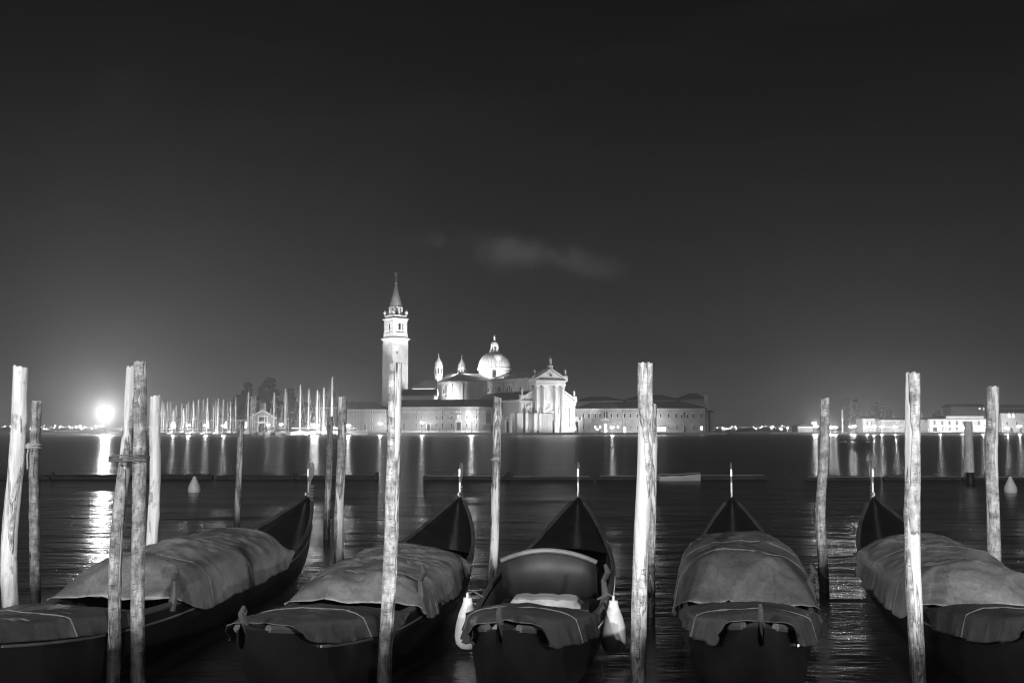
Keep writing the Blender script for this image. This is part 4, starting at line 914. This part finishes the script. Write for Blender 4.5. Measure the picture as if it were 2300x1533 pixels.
# ================================================================== FAR RIGHT QUAY
def simple(name, label, u0, u1, d, depth, ve, vr, wall, hips=(True, True), dr=0, roof='roof_tile'):
    f = [pt(u0, d + dr), pt(u1, d)]; return strip_building(name, label, 'building', f, depth, ve, vr, wall, roof, hips), f
simple('quay_shed', 'low sloping shed at the left tip of the far right quay', 1792, 1826, 446, 10, 957, 949, 'brick_dark')
r2, f2 = simple('quay_house', 'small pale house under the broad tree on the right quay', 1938, 1978, 452, 9, 939, 934, 'plaster', (False, False))
for u in (1948, 1958, 1968): wall_window(r2, f2, u, 950, 3, 6)
r3, f3 = simple('low_quay_range', 'long low house with many small windows left of the white quay house', 1979, 2086, 446, 9, 942, 938.5, 'plaster_worn', (False, False))
for i in range(9): wall_window(r3, f3, 1988 + i * 11.5, 947, 2.6, 6); wall_window(r3, f3, 1988 + i * 11.5, 959, 2.6, 5)
r4, f4 = simple('white_quay_house', 'bright white two-storey house on the right quay behind the white post', 2088, 2217, 444, 11, 940, 934, 'plaster_white', (True, True))
for cx in (1412, 1488, 1562, 1635, 1700, 1855): wall_window(r4, f4, *c5(cx, 572), 4.2, 8, 'plain', 'plaster_white', 'shutter')
for cx in (1490, 1563, 1635, 1780): wall_window(r4, f4, *c5(cx, 630), 4.2, 6.5, 'plain', 'plaster_white', 'shutter')
wall_window(r4, f4, *c5(1415, 636), 8, 9, 'plain', 'plaster_white', 'wood_dark', 'door')
px0, px1 = at(2123, 937, 444.4), at(2208, 937, 444.4); b = MB(); zt0, zt1 = zat(940, 444) + .02, zat(934, 444)
b.box(px0.x, px1.x, 443.4, 443.9, zt1 - .3, zt1); b.box(px0.x, px1.x, 443.4, 443.9, zt0, zt0 + .25)
for i in range(44): x = px0.x + (px1.x - px0.x) * (i + .5) / 44; b.box(x - .1, x + .1, 443.5, 443.8, zt0 + .25, zt1 - .3)
b.v = [tuple(Vector(q_) - r4.location) for q_ in b.v]; b.build('roof_balustrade', 'plaster_white', r4)
r6, f6 = simple('upper_house', 'gabled grey house standing above the white quay house', 2138, 2214, 470, 9, 913, 907, 'brick_pale', (False, False))
for u in (2155, 2171): wall_window(r6, f6, u, 917, 2.6, 5)
wall_window(r6, f6, 2202, 917, 4, 4.5, 'plain', 'brick_pale', 'window_lit'); wall_window(r6, f6, 2211, 918, 2.5, 5, 'plain', 'brick_pale', 'window_lit')
r7, f7 = simple('church_house', 'pale house with two lit arched windows at the right edge', 2250, 2345, 444, 12, 927, 920, 'plaster', (True, True))
for u in (2268, 2277): wall_window(r7, f7, u, 931.5, 4, 11, 'arch', 'plaster_white', 'window_lit')
for u in (2262, 2284): wall_window(r7, f7, u, 950, 3.5, 7, 'arch', 'plaster_white')
for u in (2272, 2292): wall_window(r7, f7, u, 966, 6, 12, 'archdoor', 'plaster_white', 'wood_dark', 'door')
simple('link_house', 'narrow dark wall between white house and right-edge house', 2218, 2249, 450, 9, 938, 934, 'brick_pale', (False, False))
r8, f8 = simple('back_range', 'long dark roof behind the right-edge house', 2240, 2350, 486, 14, 914, 908, 'brick_dark', (True, True))
for u in (2285, 2294): wall_window(r8, f8, u, 924, 1.6, 2, 'plain', 'brick_dark', 'window_lit')
mp = at(1891, 920, 440); fl = thing('flagpole', 'thin tall white flagpole on the right quay near the poplars', 'flagpole', (mp.x, 440, QZ)); MB().tube([(0, 0, 0), (0, 0, mp.z - QZ)], [.14, .08], 6).build('pole', 'hull_white', fl); MB().lathe([(0, 0), (.16, .12), (0, .25)], 6).build('truck', 'hull_white', fl, (0, 0, mp.z - QZ))
mq = at(2192, 882, 476); fm_ = thing('antenna_mast', 'thin antenna mast rising above the upper grey house', 'antenna', (mq.x, 476, QZ)); MB().tube([(0, 0, 0), (0, 0, mq.z - QZ)], [.12, .05], 5).build('pole', 'steel_lamp', fm_); MB().box(-.8, .8, -.03, .03, mq.z - 2, mq.z - 1.94).build('crossbar', 'steel_lamp', fm_)
for cx, cy_, wh in ((215, 570, 'at the left tip'), (235, 605, 'second from the left tip'), (375, 612, 'just right of the leaning far pole'), (425, 612, 'left of the flagpole'), (580, 605, 'under the left poplar'), (612, 600, 'under the right poplar'), (745, 608, 'before the small pale house'), (812, 603, 'under the broad tree'), (885, 605, 'at the left end of the long low house'), (1022, 605, 'before the long low house'), (1215, 608, 'at the right end of the long low house'), (1465, 625, 'before the left half of the white house'), (1690, 620, 'before the middle of the white house'), (1890, 615, 'before the right end of the white house'), (2130, 620, 'left before the right-edge house'), (2255, 602, 'right before the right-edge house')):
    u, v = c5(cx, cy_); d = 432 if cx > 240 else 436; p = at(u, v, d); lamp_post('bright lamp on the right quay, ' + wh, 'street lamps on the right quay', (p.x, d, QZ + .03), p.z - QZ - .3, gm='lamp_bright' if cx in (235, 375, 425, 580, 612, 1022, 1890, 2130, 2255) else 'lamp_far', watts=4600)

# ================================================================== FLOODLIGHTS ON THE CHURCH (each a real lamp box)
def flood(label, loc_, target, watts, cone, blend=.6, size=.4, rz=0):
    t = thing('floodlight', label, 'floodlight', loc_, 0, 'floodlights of the basilica'); d = (Vector(target) - Vector(loc_)).normalized()
    q = d.to_track_quat('-Z', 'Y'); M = q.to_matrix().to_4x4()
    b = MB(); b.box(-.3, .3, -.22, .22, -.05, .35, M); b.build('housing', 'iron', t, (0, 0, .5)); MB().box(-.08, .08, -.08, .08, 0, .45).build('bracket', 'iron', t)
    l = bpy.data.lights.new('flood', 'SPOT'); l.energy = watts; l.spot_size = R(cone); l.spot_blend = blend; l.shadow_soft_size = size
    lo = bpy.data.objects.new('lamp', l); col.objects.link(lo); lo.parent = t; lo.location = Vector((0, 0, .5)) + d * .12; lo.rotation_euler = q.to_euler()
def CW(lx, ly, z): return Vector((X0 + lx * cC - ly * sC, D0 + lx * sC + ly * cC, z + QZ))
flood('upper floodlight on the quay mast right of the temple front', CW(27, -13, 8.4), CW(0, 0, 13), 60000, 80)
fm2 = thing('floodlight_mast', 'slim steel floodlight mast on the quay right of the temple front', 'lamp mast', CW(27, -12.6, .03)); MB().lathe([(.2, 0), (.16, .5), (.09, 8.4)], 8).build('pole', 'steel_lamp', fm2, smooth=True); MB().box(-.6, .6, -.5, .1, 8.28, 8.38).build('bracket', 'steel_lamp', fm2)
flood('floodlight on the quay before the temple front, middle one', CW(4, -14, .03), CW(0, 0, 16), 15000, 115)
flood('floodlight on the quay before the temple front, right one', CW(14, -16, .03), CW(4, 0, 16), 15000, 115)
flood('floodlight on the quay at the left of the temple front', CW(-11, -11, .03), CW(-8, 0, 12), 7000, 110)
flood('floodlight on the hall roof aimed at the apse', CW(AX - 15, LDm - 6, 12.5), CW(AX - 6, LDm - 1, 13), 24000, 100)
flood('floodlight on the aisle roof aimed at the nave flank', CW(-16, 18, 11), CW(-6.6, 26, 17), 5500, 130)
flood('floodlight on the hall roof aimed at the choir', CW(-20, yc1 - 14, 12), CW(-7, yc1 - 14, 16), 9000, 110)
flood('floodlight on the nave roof aimed up at the dome', CW(-4.8, LDm - 19, zrg - 2), CW(0, LDm, zdc + 3), 26000, 80)
flood('floodlight on the transept roof aimed up at the dome', CW(AX - 2, LDm - 1.5, zrt - .2), CW(0, LDm, zdc + 4), 26000, 90)
flood('narrow floodlight on the nave roof aimed at the lantern', CW(-3, LDm - 17.5, zrg - 1.6), CW(0, LDm, zl1), 80000, 17)
flood('floodlight on the choir roof aimed at the turrets', CW(-2.5, yc1 - 14, zch + 3.6), CW(0, yc1 + 8, zch + 7), 22000, 100)
flood('floodlight on the aisle roof aimed at the near turret', CW(-17, yc1 - 6, 13), CW(-6, yc1 + 6, zch + 7), 26000, 60)
TW = Vector((pc.x, DCM, 0))
flood('floodlight on the white range roof aimed at the bell tower shaft', Vector((TW.x + 26, DCM - 33, 16)), TW + Vector((0, 0, 34)), 190000, 80)
flood('narrow floodlight on the white range roof aimed at the belfry', Vector((TW.x + 22, DCM - 33, 16)), TW + Vector((0, 0, zb0 + 4)), 520000, 24, .8)
flood('floodlight on the monastery wing roof aimed at the bell tower', Vector((TW.x - 14, DCM - 56, 13)), TW + Vector((0, 0, 40)), 130000, 60, .8)
flood('narrow floodlight on the monastery wing roof aimed at the belfry', Vector((TW.x - 11, DCM - 56, 13)), TW + Vector((0, 0, zb0 + 2)), 380000, 20, .8)

# ================================================================== MID-WATER THINGS
def boom(label, u0, u1, v, h, top='pontoon'):
    d = CAM_H * FPX / (v - 962); a, b_ = at(u0, 962, d), at(u1, 962, d); L = b_.x - a.x
    t = thing('floating_boom', label, 'floating boom', (a.x, d, 0), 0, 'floating booms off the moorings')
    n = max(1, round(L / 4.2)); rnd = random.Random(int(u0))
    for i in range(n):
        x0, x1 = L * i / n + .08, L * (i + 1) / n - .08; hh = h * rnd.uniform(.8, 1.15)
        MB().tube([(x0, 0, hh - .17), ((x0 + x1) / 2, 0, hh - .17 + rnd.uniform(-.03, .03)), (x1, 0, hh - .17)], [.16, .17, .16], 8).build('float', 'pontoon', t, smooth=True)
        MB().box(x0 + .15, x1 - .15, -.2, .2, hh - .03, hh + .015).build('walk_plank', top, t)
        if rnd.random() < .3: MB().lathe([(.09, -.3), (.1, hh + .12), (.06, hh + .16), (0, hh + .17)], 8).build('bollard', 'pontoon', t, (x1 + .08, rnd.uniform(-.1, .1), 0), smooth=True)
boom('long dark floating boom on the left, from the frame edge to the bark pole', -60, 848, 1074, .2)
boom('dark floating boom in the middle, behind the pale stripped pole', 948, 1722, 1075, .19, 'pontoon_top')
boom('short floating boom on the right between the right-hand poles', 1800, 2330, 1076, .17, 'pontoon_top')
pr_ = at(1919, 992, 172); rf = thing('mooring_raft', 'small flat floating raft far out on the right', 'raft', (pr_.x, 172, 0))
MB().box(-2.2, 2.2, -1, 1, .25, .62).build('deck', 'pontoon_top', rf)
for x in (-1.9, 1.9): MB().tube([(x, -1.1, .1), (x, 1.1, .1)], .28, 8).build('float', 'buoy_white', rf, smooth=True)
def dinghy(label, u, v, L):
    d = CAM_H * FPX / (v - 962); p = at(u, 962, d); t = thing('rowing_boat', label, 'rowing boat', (p.x, d, 0), R(-86))
    m, dk = boat_hull(L, .9, .22, .1); m.build('hull', 'hull_white', t, smooth=True); dk.build('cover', 'canvas_pale', t)
    MB().tube([(.37, -L / 2, .24), (.44, 0, .26), (.03, L / 2, .33), (-.44, 0, .26), (-.37, -L / 2, .24)], .035, 5).build('gunwale', 'wood_dark', t)
dinghy('low pale covered rowing boat by the middle boom, right of the thick bright pole', 1524, 1077, 2.0)
def buoy(label, u, v, s):
    d = CAM_H * FPX / (v - 962); p = at(u, 962, d); t = thing('mooring_buoy', label, 'buoy', (p.x, d, 0), 0, 'white teardrop mooring buoys')
    b = MB().lathe([(0, -.25 * s), (.3 * s, -.15 * s), (.42 * s, .12 * s), (.38 * s, .4 * s), (.22 * s, .75 * s), (.12 * s, .95 * s), (.1 * s, 1.05 * s), (0, 1.08 * s)], 18); b.build('float', 'buoy_white', t, smooth=True)
    MB().tube([(-.09 * s, 0, 1.05 * s), (-.07 * s, 0, 1.2 * s), (.07 * s, 0, 1.2 * s), (.09 * s, 0, 1.05 * s)], .025 * s, 6).build('shackle', 'iron', t)
buoy('white teardrop buoy on the open water left of centre', 440, 1103, .56)
buoy('white teardrop buoy at the right edge beyond the last pole', 2264, 1104, .56)
# white post with dark foot
d = CAM_H * FPX / (1086 - 962); pa, pb = at(2182, 946, d), at(2180, 1060, d); ptx = at(2180, 1086, d)
wp = thing('channel_post', 'short thick pale post with dark tarred foot out in the water', 'post', (ptx.x, d, 0)); r_ = 17.5 / 2 * d / FPX
MB().lathe([(r_ * 1.06, pb.z), (r_ * 1.03, pb.z + .5), (r_, pa.z - .1), (r_ * .93, pa.z), (0, pa.z + .02)], 20).build('shaft', 'post_white', wp, smooth=True)
MB().lathe([(r_ * .9, -1.2), (r_ * .92, pb.z - .05), (r_ * 1.0, pb.z)], 20).build('foot', 'bark_wet', wp, smooth=True)

# ================================================================== MOORING POLES
POLES = {}
def pole(key, label, top, bot, wpx, d, bark=.3, wood=.6, amount=.5, bend=1.0, wb=1.12, stubs=()):
    seed = key * 1.37; m = pole_mat('pole_timber_%d' % key, bark, wood, amount, seed)
    T, B = at(top[0], top[1], d), at(bot[0], bot[1], d); B.y = d
    k = (T.z + 1.3) / (T.z - B.z); F = T + (B - T) * k                                  # foot below water
    t = thing('mooring_pole', label, 'mooring pole', (F.x, d, F.z), 0, 'wooden gondola mooring poles')
    r = wpx / 2 * d / FPX; n, NRg = 22, 90; rnd = random.Random(key); ph_ = [rnd.uniform(0, 6.28) for _ in range(6)]
    kn = [(rnd.uniform(.15, .95), rnd.uniform(0, 6.28), rnd.uniform(.10, .22)) for _ in range(7)]
    rows = []; ax = T - F; top_c = None
    for j in range(NRg + 1):
        s = j / NRg; c = ax * s; w = r * (wb + (1 - wb) * s)
        c = c + Vector((math.sin(s * 5.5 + ph_[0]) * .35 + math.sin(s * 11 + ph_[1]) * .13, math.sin(s * 4 + ph_[2]) * .35, 0)) * r * bend * 1.5 * math.sin(math.pi * min(1, s * 1.05)) 
        row = []
        for i in range(n):
            a = 2 * math.pi * i / n
            q = 1 + .05 * mnoise.noise(Vector((math.cos(a) * 1.3, math.sin(a) * 1.3, s * 9 + seed))) + .05 * mnoise.noise(Vector((math.cos(a) * 3, math.sin(a) * 3, s * 40 + seed))) + .035 * math.sin(3 * a + s * 6 + ph_[3])
            for ks, ka, kr in kn:
                da = (a - ka + math.pi) % (2 * math.pi) - math.pi; q += kr * math.exp(-(da / .45) ** 2 - ((s - ks) * ax.length / (1.2 * r)) ** 2)
            row.append(c + Vector((math.cos(a), math.sin(a), 0)) * w * q)
        row.append(row[0]); rows.append(row); top_c = c
    sl_ = (rnd.uniform(-.3, .3), rnd.uniform(.0, .35)); rows[-1] = [p + Vector((0, 0, .012 * math.sin(i * 2 + ph_[4]) + (p.x - top_c.x) * sl_[0] - (p.y - top_c.y) * sl_[1])) for i, p in enumerate(rows[-1][:-1])]; rows[-1].append(rows[-1][0])
    MB().grid(rows).build('trunk', m, t, smooth=True)
    cap = MB(); cap.add([tuple(p) for p in rows[-1][:-1]] + [tuple(top_c + Vector((0, 0, .012)))], [(i, (i + 1) % n, n) for i in range(n)]); cap.build('cut_top', 'end_grain', t)
    for s, a, L in stubs:
        c = ax * s; dr = Vector((math.cos(a), math.sin(a), .6)).normalized(); MB().tube([c + dr * r * .7, c + dr * (r + L)], [r * .25, r * .12], 7).build('branch_stub', m, t)
    POLES[key] = (t, F, T, r); return t
pole(1, 'thick pale stripped pole nearest the left frame edge', (46, 825), (20, 1440), 31, 11.2, .46, .68, .36, 1.6, 1.18, ((.82, 3.1, .03),))
pole(2, 'thinner bark-covered pole with a pale rope ring, second from the left', (82, 902), (72, 1370), 21, 13.1, .3, .6, .60, 1.2)
pole(3, 'leaning pole with peeled patches, left one of the lashed pair', (298, 826), (256, 1490), 26, 9.7, .28, .62, .55, 1.2, 1.1)
pole(4, 'straight bark-covered pole, right one of the lashed pair', (315, 815), (313, 1480), 28, 9.5, .26, .55, .66, .4, 1.12)
pole(5, 'pale stripped pole just right of the lashed pair', (349, 890), (336, 1290), 23, 13.6, .4, .68, .36, 1.0)
pole(6, 'thin pale pole alone left of the dark twin poles', (541, 947), (529, 1215), 12.5, 23.0, .34, .62, .48, 1.0)
pole(7, 'short thin dark pole before the tallest mast', (741, 936), (737, 1205), 13, 22.0, .22, .5, .5, .8)
pole(8, 'half-peeled pole right of the short dark one', (770, 892), (763, 1262), 19, 16.5, .24, .64, .5, .8)
pole(9, 'tall light-barked pole before the bell tower', (889, 817), (868, 1533), 29, 9.3, .42, .7, .57, .9, 1.12)
pole(10, 'stripped pole with black foot before the temple front', (1117, 893), (1106, 1340), 18, 14.2, .26, .68, .45, .9)
pole(11, 'thick bright pole before the brick monastery front', (1449, 818), (1438, 1533), 33, 9.2, .5, .72, .5, .8, 1.08)
pole(12, 'bark-covered pole tucked behind the thick bright pole', (1466, 908), (1462, 1400), 19, 13.0, .3, .66, .56, .6)
pole(13, 'rough grey pole with notched top right of the island', (1853, 896), (1850, 1270), 20, 15.0, .34, .6, .62, 1.2)
pole(14, 'thick pale pole before the poplars on the right', (2050, 842), (2057, 1533), 32, 9.2, .46, .7, .52, .5, 1.06)
pole(15, 'slim speckled pole nearest the right frame edge', (2230, 870), (2232, 1270), 25, 13.2, .38, .64, .55, .8)

def rope_ring(label, key, z, r_rope, m, turns=3, wrap=None, tail=True):
    t_, F, T, r = POLES[key]; s = (z - F.z) / (T.z - F.z); c = F + (T - F) * s
    t = thing('rope_lashing', label, 'rope', (c.x, c.y, c.z)); cx, hw, hd = 0, r + r_rope, r + r_rope
    if wrap is not None:
        t2, F2, T2, r2 = POLES[wrap]; s2 = (z - F2.z) / (T2.z - F2.z); c2_ = F2 + (T2 - F2) * s2; cx = (c2_.x - c.x) / 2; hw = abs(c2_.x - c.x) / 2 + max(r, r2) * 1.1 + r_rope; hd = max(r, r2) * 1.12 + abs(c2_.y - c.y) / 2 + r_rope
    for k in range(turns):
        pts = [(cx + hw * 1.03 * math.cos(a), hd * 1.03 * math.sin(a), (k - turns / 2) * r_rope * 2.1 + .012 * math.sin(a + k) - .02 * math.sin(a) ) for a in [2 * math.pi * i / 28 for i in range(29)]]
        MB().tube(pts, r_rope, 6, False).build('turn', m, t, smooth=True)
    if tail: 
        MB().lathe([(0, -.05), (.045, -.03), (.05, .02), (0, .05)], 8).build('knot', m, t, (cx - hw * .8, -hd * .75, 0), smooth=True)
        MB().tube([(cx - hw * .8, -hd * .8, 0), (cx - hw * .9, -hd * 1.1, -.12), (cx - hw * .7, -hd * 1.15, -.3)], r_rope * .8, 6).build('tail', m, t, smooth=True)
rope_ring('dark rope lashing the pair of leaning poles together', 4, at(310, 1028, 9.6).z, .008, 'rope_dark', 3, 3, False)
rope_ring('pale rope ring knotted round the second pole', 2, at(82, 1001, 13).z, .012, 'rope_pale', 2)
rope_ring('thin cord hanging from the stripped centre pole', 10, at(1110, 1030, 14.2).z, .007, 'rope_pale', 2, None, False)

# ================================================================== GONDOLAS
def interp(t, pts):
    for (a, x), (b_, y) in zip(pts[:-1], pts[1:]):
        if t <= b_: k = (t - a) / (b_ - a); k = k * k * (3 - 2 * k); return x + (y - x) * k
    return pts[-1][1]
def beam(t): return .71 * max(0, 1 - abs(t) ** 2.3) ** .8 + .025
def sheer(t): return .5 + (.62 * max(0, (t - .3) / .7) ** 2.2 if t > 0 else .42 * max(0, (-t - .3) / .7) ** 2.2)
def keel(t): k = max(0, (abs(t) - .55) / .45) ** 1.8; return -.18 * (1 - k) + (sheer(t) - .14) * k
HL = 5.5
def gondola(label, x75, slope, bow_near, covers, d_c=13.0, open_seats=False):
    """local +x is the bow"""
    al = math.atan(slope); rz = R(90) - al + (math.pi if bow_near else 0)
    t = thing('gondola', label, 'gondola', (x75 + slope * (d_c - 7.5), d_c, 0), rz, 'moored gondolas'); NS = 49; T = [-1 + 2 * i / (NS - 1) for i in range(NS)]
    rows = []
    for s in T:
        b_, h, k = beam(s), sheer(s), keel(s); sec = [(1, 1), (.985, .66), (.9, .3), (.62, .08), (.0, 0)]
        half = [(HL * s, b_ * y, k + (h - k) * z) for y, z in sec]; rows.append(half + [(x, -y, z) for x, y, z in half[:-1][::-1]])
    MB().grid(rows).build('hull', 'gondola_black', t, smooth=True)
    T0, T1 = -.52, .45
    def deck(ts): return MB().grid([[(HL * s, beam(s) * .97 * q, sheer(s) - .015 + .07 * (1 - q * q)) for q in (-1, -.6, -.2, .2, .6, 1)] for s in ts])
    deck([T1 + (1 - T1) * i / 14 for i in range(15)]).build('fore_deck', 'gondola_black', t, smooth=True)
    deck([-1 + (T0 + 1) * i / 14 for i in range(15)]).build('aft_deck', 'gondola_black', t, smooth=True)
    cs = [T0 + (T1 - T0) * i / 20 for i in range(21)]
    MB().grid([[(HL * s, beam(s) - .05, sheer(s) - .01), (HL * s, beam(s) * .85, .12), (HL * s, -beam(s) * .85, .12), (HL * s, -beam(s) + .05, sheer(s) - .01)] for s in cs]).build('cockpit', 'gondola_inside', t)
    for q in (-1, 1):
        MB().tube([(HL * s, q * (beam(s) - .01), sheer(s) + .015) for s in T[1:-1]], .032, 6).build('gunwale', 'wood_dark', t, smooth=True)
        MB().tube([(HL * s, q * (beam(s) * .995 + .012), sheer(s) - .12) for s in T[4:-4]], .012, 5).build('rub_strip', 'ferro', t, smooth=True)
    # bow iron with six teeth
    zt_ = sheer(1)
    pf = [(5.20, .62), (5.38, .80), (5.47, 1.0), (5.48, 1.42), (5.43, 1.53), (5.44, 1.66), (5.54, 1.76), (5.68, 1.78), (5.80, 1.70), (5.82, 1.60), (5.74, 1.50), (5.62, 1.45), (5.58, 1.36), (5.58, 1.0), (5.50, .72), (5.30, .52)]
    fe = MB().prism_y(pf, -.014, .014).build('bow_iron', 'ferro', t)
    for i in range(6): MB().box(5.582, 5.78, -.012, .012, 1.0 + i * .062, 1.04 + i * .062).build('tooth', 'ferro', fe)
    MB().box(5.30, 5.47, -.012, .012, 1.19, 1.24).build('tooth', 'ferro', fe)
    zs = sheer(-1); MB().tube([(-5.3, 0, zs - .12), (-5.52, 0, zs + .1), (-5.54, 0, zs + .12), (-5.48, 0, zs + .155), (-5.43, 0, zs + .12), (-5.455, 0, zs + .08)], [.028, .024, .02, .017, .013, .01], 8).build('stern_iron', 'wood_dark', t, smooth=True)
    # rowlock on the starboard quarter
    fo = MB().tube([(-2.0, -.66, .45), (-2.0, -.69, .62), (-1.96, -.67, .76), (-2.02, -.72, .86), (-1.97, -.69, .93)], [.05, .04, .03, .035, .02], 8).build('rowlock', 'wood_dark', t, smooth=True)
    for nm, t0, t1, hgt, mm, drop, seed in covers:
        n, mI = 110, 60; rws = []
        def ridge(v, k=1.0): return (1 - min(1, abs(mnoise.noise(v)) * 3.2)) ** 2 * k
        for i in range(n + 1):
            s = t0 + (t1 - t0) * i / n; e = min(1, min(i, n - i) / (n * .16)); e = math.sin(e * math.pi / 2); row = []; X = HL * s
            for j in range(mI + 1):
                q = -1 + 2 * j / mI; side = max(0, (abs(q) - .72) / .28); bq = min(1, abs(q) / .72); sg = 1 if q > 0 else -1
                y = sg * (beam(s) + .04 + .03 * side) * bq
                arch = math.sqrt(max(0, 1 - bq ** 2.2)); sag = .5 + .5 * math.cos(X * 4.2 + seed)                     # hangs between the hoops below it
                z = sheer(s) + .045 + hgt * e * arch * (.86 + .14 * sag) - drop * (.08 + .92 * e) * side * (.85 + .3 * mnoise.noise(Vector((X * 1.3, sg * 4, seed))))
                amp = (.35 + arch) * (1 if hgt > .2 else .45)
                z += amp * (.035 * mnoise.noise(Vector((X * 1.5, y * 2, seed))) + .028 * ridge(Vector((X * 1.7 + y * 1.2, y * .9 - X * .3, seed * 1.7))) + .014 * ridge(Vector((X * 4.6 - y * 2, y * 2.4, seed * 2.9))) + .006 * mnoise.noise(Vector((X * 13, y * 13, seed))))
                if side > 0: y += sg * side * (.03 * mnoise.noise(Vector((X * 2.6, sg * 3, seed))) + .03 * ridge(Vector((X * 3.4, sg * 7, seed))))
                row.append((X, y, z))
            rws.append(row)
        o = MB().grid(rws).build(nm, mm, t, smooth=False); o.data.polygons.foreach_set('use_smooth', [True] * len(o.data.polygons)); so = o.modifiers.new('cloth', 'SOLIDIFY'); so.thickness = .006
        for c_ in (mI // 2 - 9, mI // 2 + 9): MB().tube([(r_[c_][0], r_[c_][1], r_[c_][2] + .004) for r_ in rws[::2]], .006, 4).build('seam', mm, o)
        for k in ((.2, .5, .8) if hgt > .2 else (.55,)):                                                              # lashing straps over the cover
            r_ = rws[int(n * k)]; MB().tube([(p[0], p[1] * 1.01, p[2] + .008) for p in r_[::3]], .009, 5).build('strap', 'rope_dark', o)
    if open_seats:
        q = 1 if bow_near else -1
        for x, nm in ((-1.5, 'seat'), (1.2, 'bench')):
            b = MB(); b.box(x - .3, x + .3, -.5, .5, .13, .42); sx = b.build(nm, 'gondola_inside', t); cu = MB(); cu.grid([[(x - .27 + .54 * a / 8, -.42 + .84 * b2 / 12, .42 + .1 * (1 - (2 * a / 8 - 1) ** 4) ** .5 * (1 - (2 * b2 / 12 - 1) ** 6) ** .5 - .012 * (1 if (a % 4 == 0 or b2 % 4 == 0) else 0)) for b2 in range(13)] for a in range(9)]); cu.build('cushion', 'cushion', sx, smooth=True)
        b = MB(); rowsb = []
        for j in range(13):
            y = -.56 + j * 1.12 / 12; rowsb.append([(-.95 - .12 * (1 - (y / .56) ** 2), y, .4), (-1.05 - .12 * (1 - (y / .56) ** 2), y, .82 + .14 * (1 - (y / .56) ** 2))])
        o = b.grid(rowsb).build('backrest', 'gondola_inside', t, smooth=True); so = o.modifiers.new('pad', 'SOLIDIFY'); so.thickness = .07
        MB().tube([(r2[1][0] - .02, r2[1][1], r2[1][2] + .02) for r2 in rowsb], .028, 7).build('carved_rim', 'bronze', o, smooth=True)
        for yb in (-.3, -.1, .1, .3): MB().lathe([(0, -.02), (.022, -.01), (.022, .01), (0, .02)], 8).build('button', 'bronze', o, (-1.07 + .02, yb, .66), smooth=True)
    return t
G0 = gondola('covered gondola at the left edge behind the lashed poles', -4.62, .08, False, [('tarpaulin', -.36, .42, .42, 'tarp_pale', .22, 1.0), ('stern_cover', -.93, -.5, .08, 'tarp_dark', .16, 2.0)])
G1 = gondola('covered gondola left of the bell-tower pole', -2.0, .095, False, [('tarpaulin', -.42, .22, .28, 'tarp_pale', .24, 3.0), ('stern_cover', -.93, -.5, .1, 'tarp_dark', .16, 4.0)])
G2 = gondola('open gondola with two white fenders and pale cushions in the middle', -.1, .12, False, [('stern_cover', -.93, -.55, .12, 'tarp_dark', .2, 5.0)], open_seats=True)
G3 = gondola('gondola with high rounded grey cover right of centre', 1.84, .2, False, [('tarpaulin', -.44, .3, .48, 'tarp_grey', .3, 6.0), ('stern_cover', -.93, -.52, .1, 'tarp_dark', .2, 7.0)])
G4 = gondola('gondola under a rumpled pale cover at the right edge', 4.26, .215, False, [('tarpaulin', -.48, .36, .36, 'tarp_pale', .28, 8.0), ('stern_cover', -.93, -.54, .1, 'tarp_dark', .2, 9.0)])
def on_gondola(g, x, y, z): return Matrix.Translation(g.location) @ Matrix.Rotation(g.rotation_euler.z, 4, 'Z') @ Vector((x, y, z))
for q, lab in ((1, 'white teardrop fender on the left side of the open gondola'), (-1, 'white teardrop fender on the right side of the open gondola')):
    p = on_gondola(G2, -2.2, q * (beam(-.4) + .115), .06); t = thing('boat_fender', lab, 'fender', p, G2.rotation_euler.z, 'white boat fenders')
    b = MB().lathe([(0, 0), (.08, .005), (.125, .05), (.14, .13), (.128, .24), (.095, .37), (.062, .45), (.05, .49), (.046, .53), (0, .54)], 20); b.build('float', 'fender_white', t, smooth=True)
    MB().tube([(-.03, 0, .52), (-.03, 0, .58), (.03, 0, .58), (.03, 0, .52)], .012, 6).build('eyelet', 'fender_white', t)
    MB().tube([(0, 0, .57), (0, -q * .06, .60), (0, -q * .17, .54)], .01, 6).build('lanyard', 'rope_dark', t)
# ================================================================== PROMENADE LAMPS BEHIND THE VIEWER (light the moorings)
for x, y, wh in ((-15, -6, 'far left'), (-4.5, -5, 'left'), (8, -6, 'right'), (19, -6, 'far right')):
    lamp_post('three-globe promenade lamp behind the moorings, ' + wh, 'promenade lamps', (x, y, .88), 4.3, 3, 'lamp_near', .2, .5, watts=6800)

# ================================================================== HAZE
hz = MB().box(-1560, 1560, -48, 1240, -2.4, 92).build('haze', 'iron'); hz.data.materials.clear()
hm = bpy.data.materials.new('haze'); hm.use_nodes = True; nt = hm.node_tree
for n in list(nt.nodes): nt.nodes.remove(n)
ho = nt.nodes.new('ShaderNodeOutputMaterial'); hv = nt.nodes.new('ShaderNodeVolumePrincipled')
hv.inputs['Color'].default_value = (.9, .9, .9, 1); hv.inputs['Density'].default_value = .001; hv.inputs['Anisotropy'].default_value = .7
nt.links.new(hv.outputs[0], ho.inputs['Volume']); hm.cycles.volume_sampling = 'EQUIANGULAR'; hm.cycles.homogeneous_volume = True; hz.data.materials.append(hm); tag(hz, 'thin night haze over the lagoon', 'haze', kind='stuff')
for n_ in ('tiny_light', 'window_lit', 'doorway_lit', 'sign_lit'): MATS[n_].cycles.emission_sampling = 'NONE'
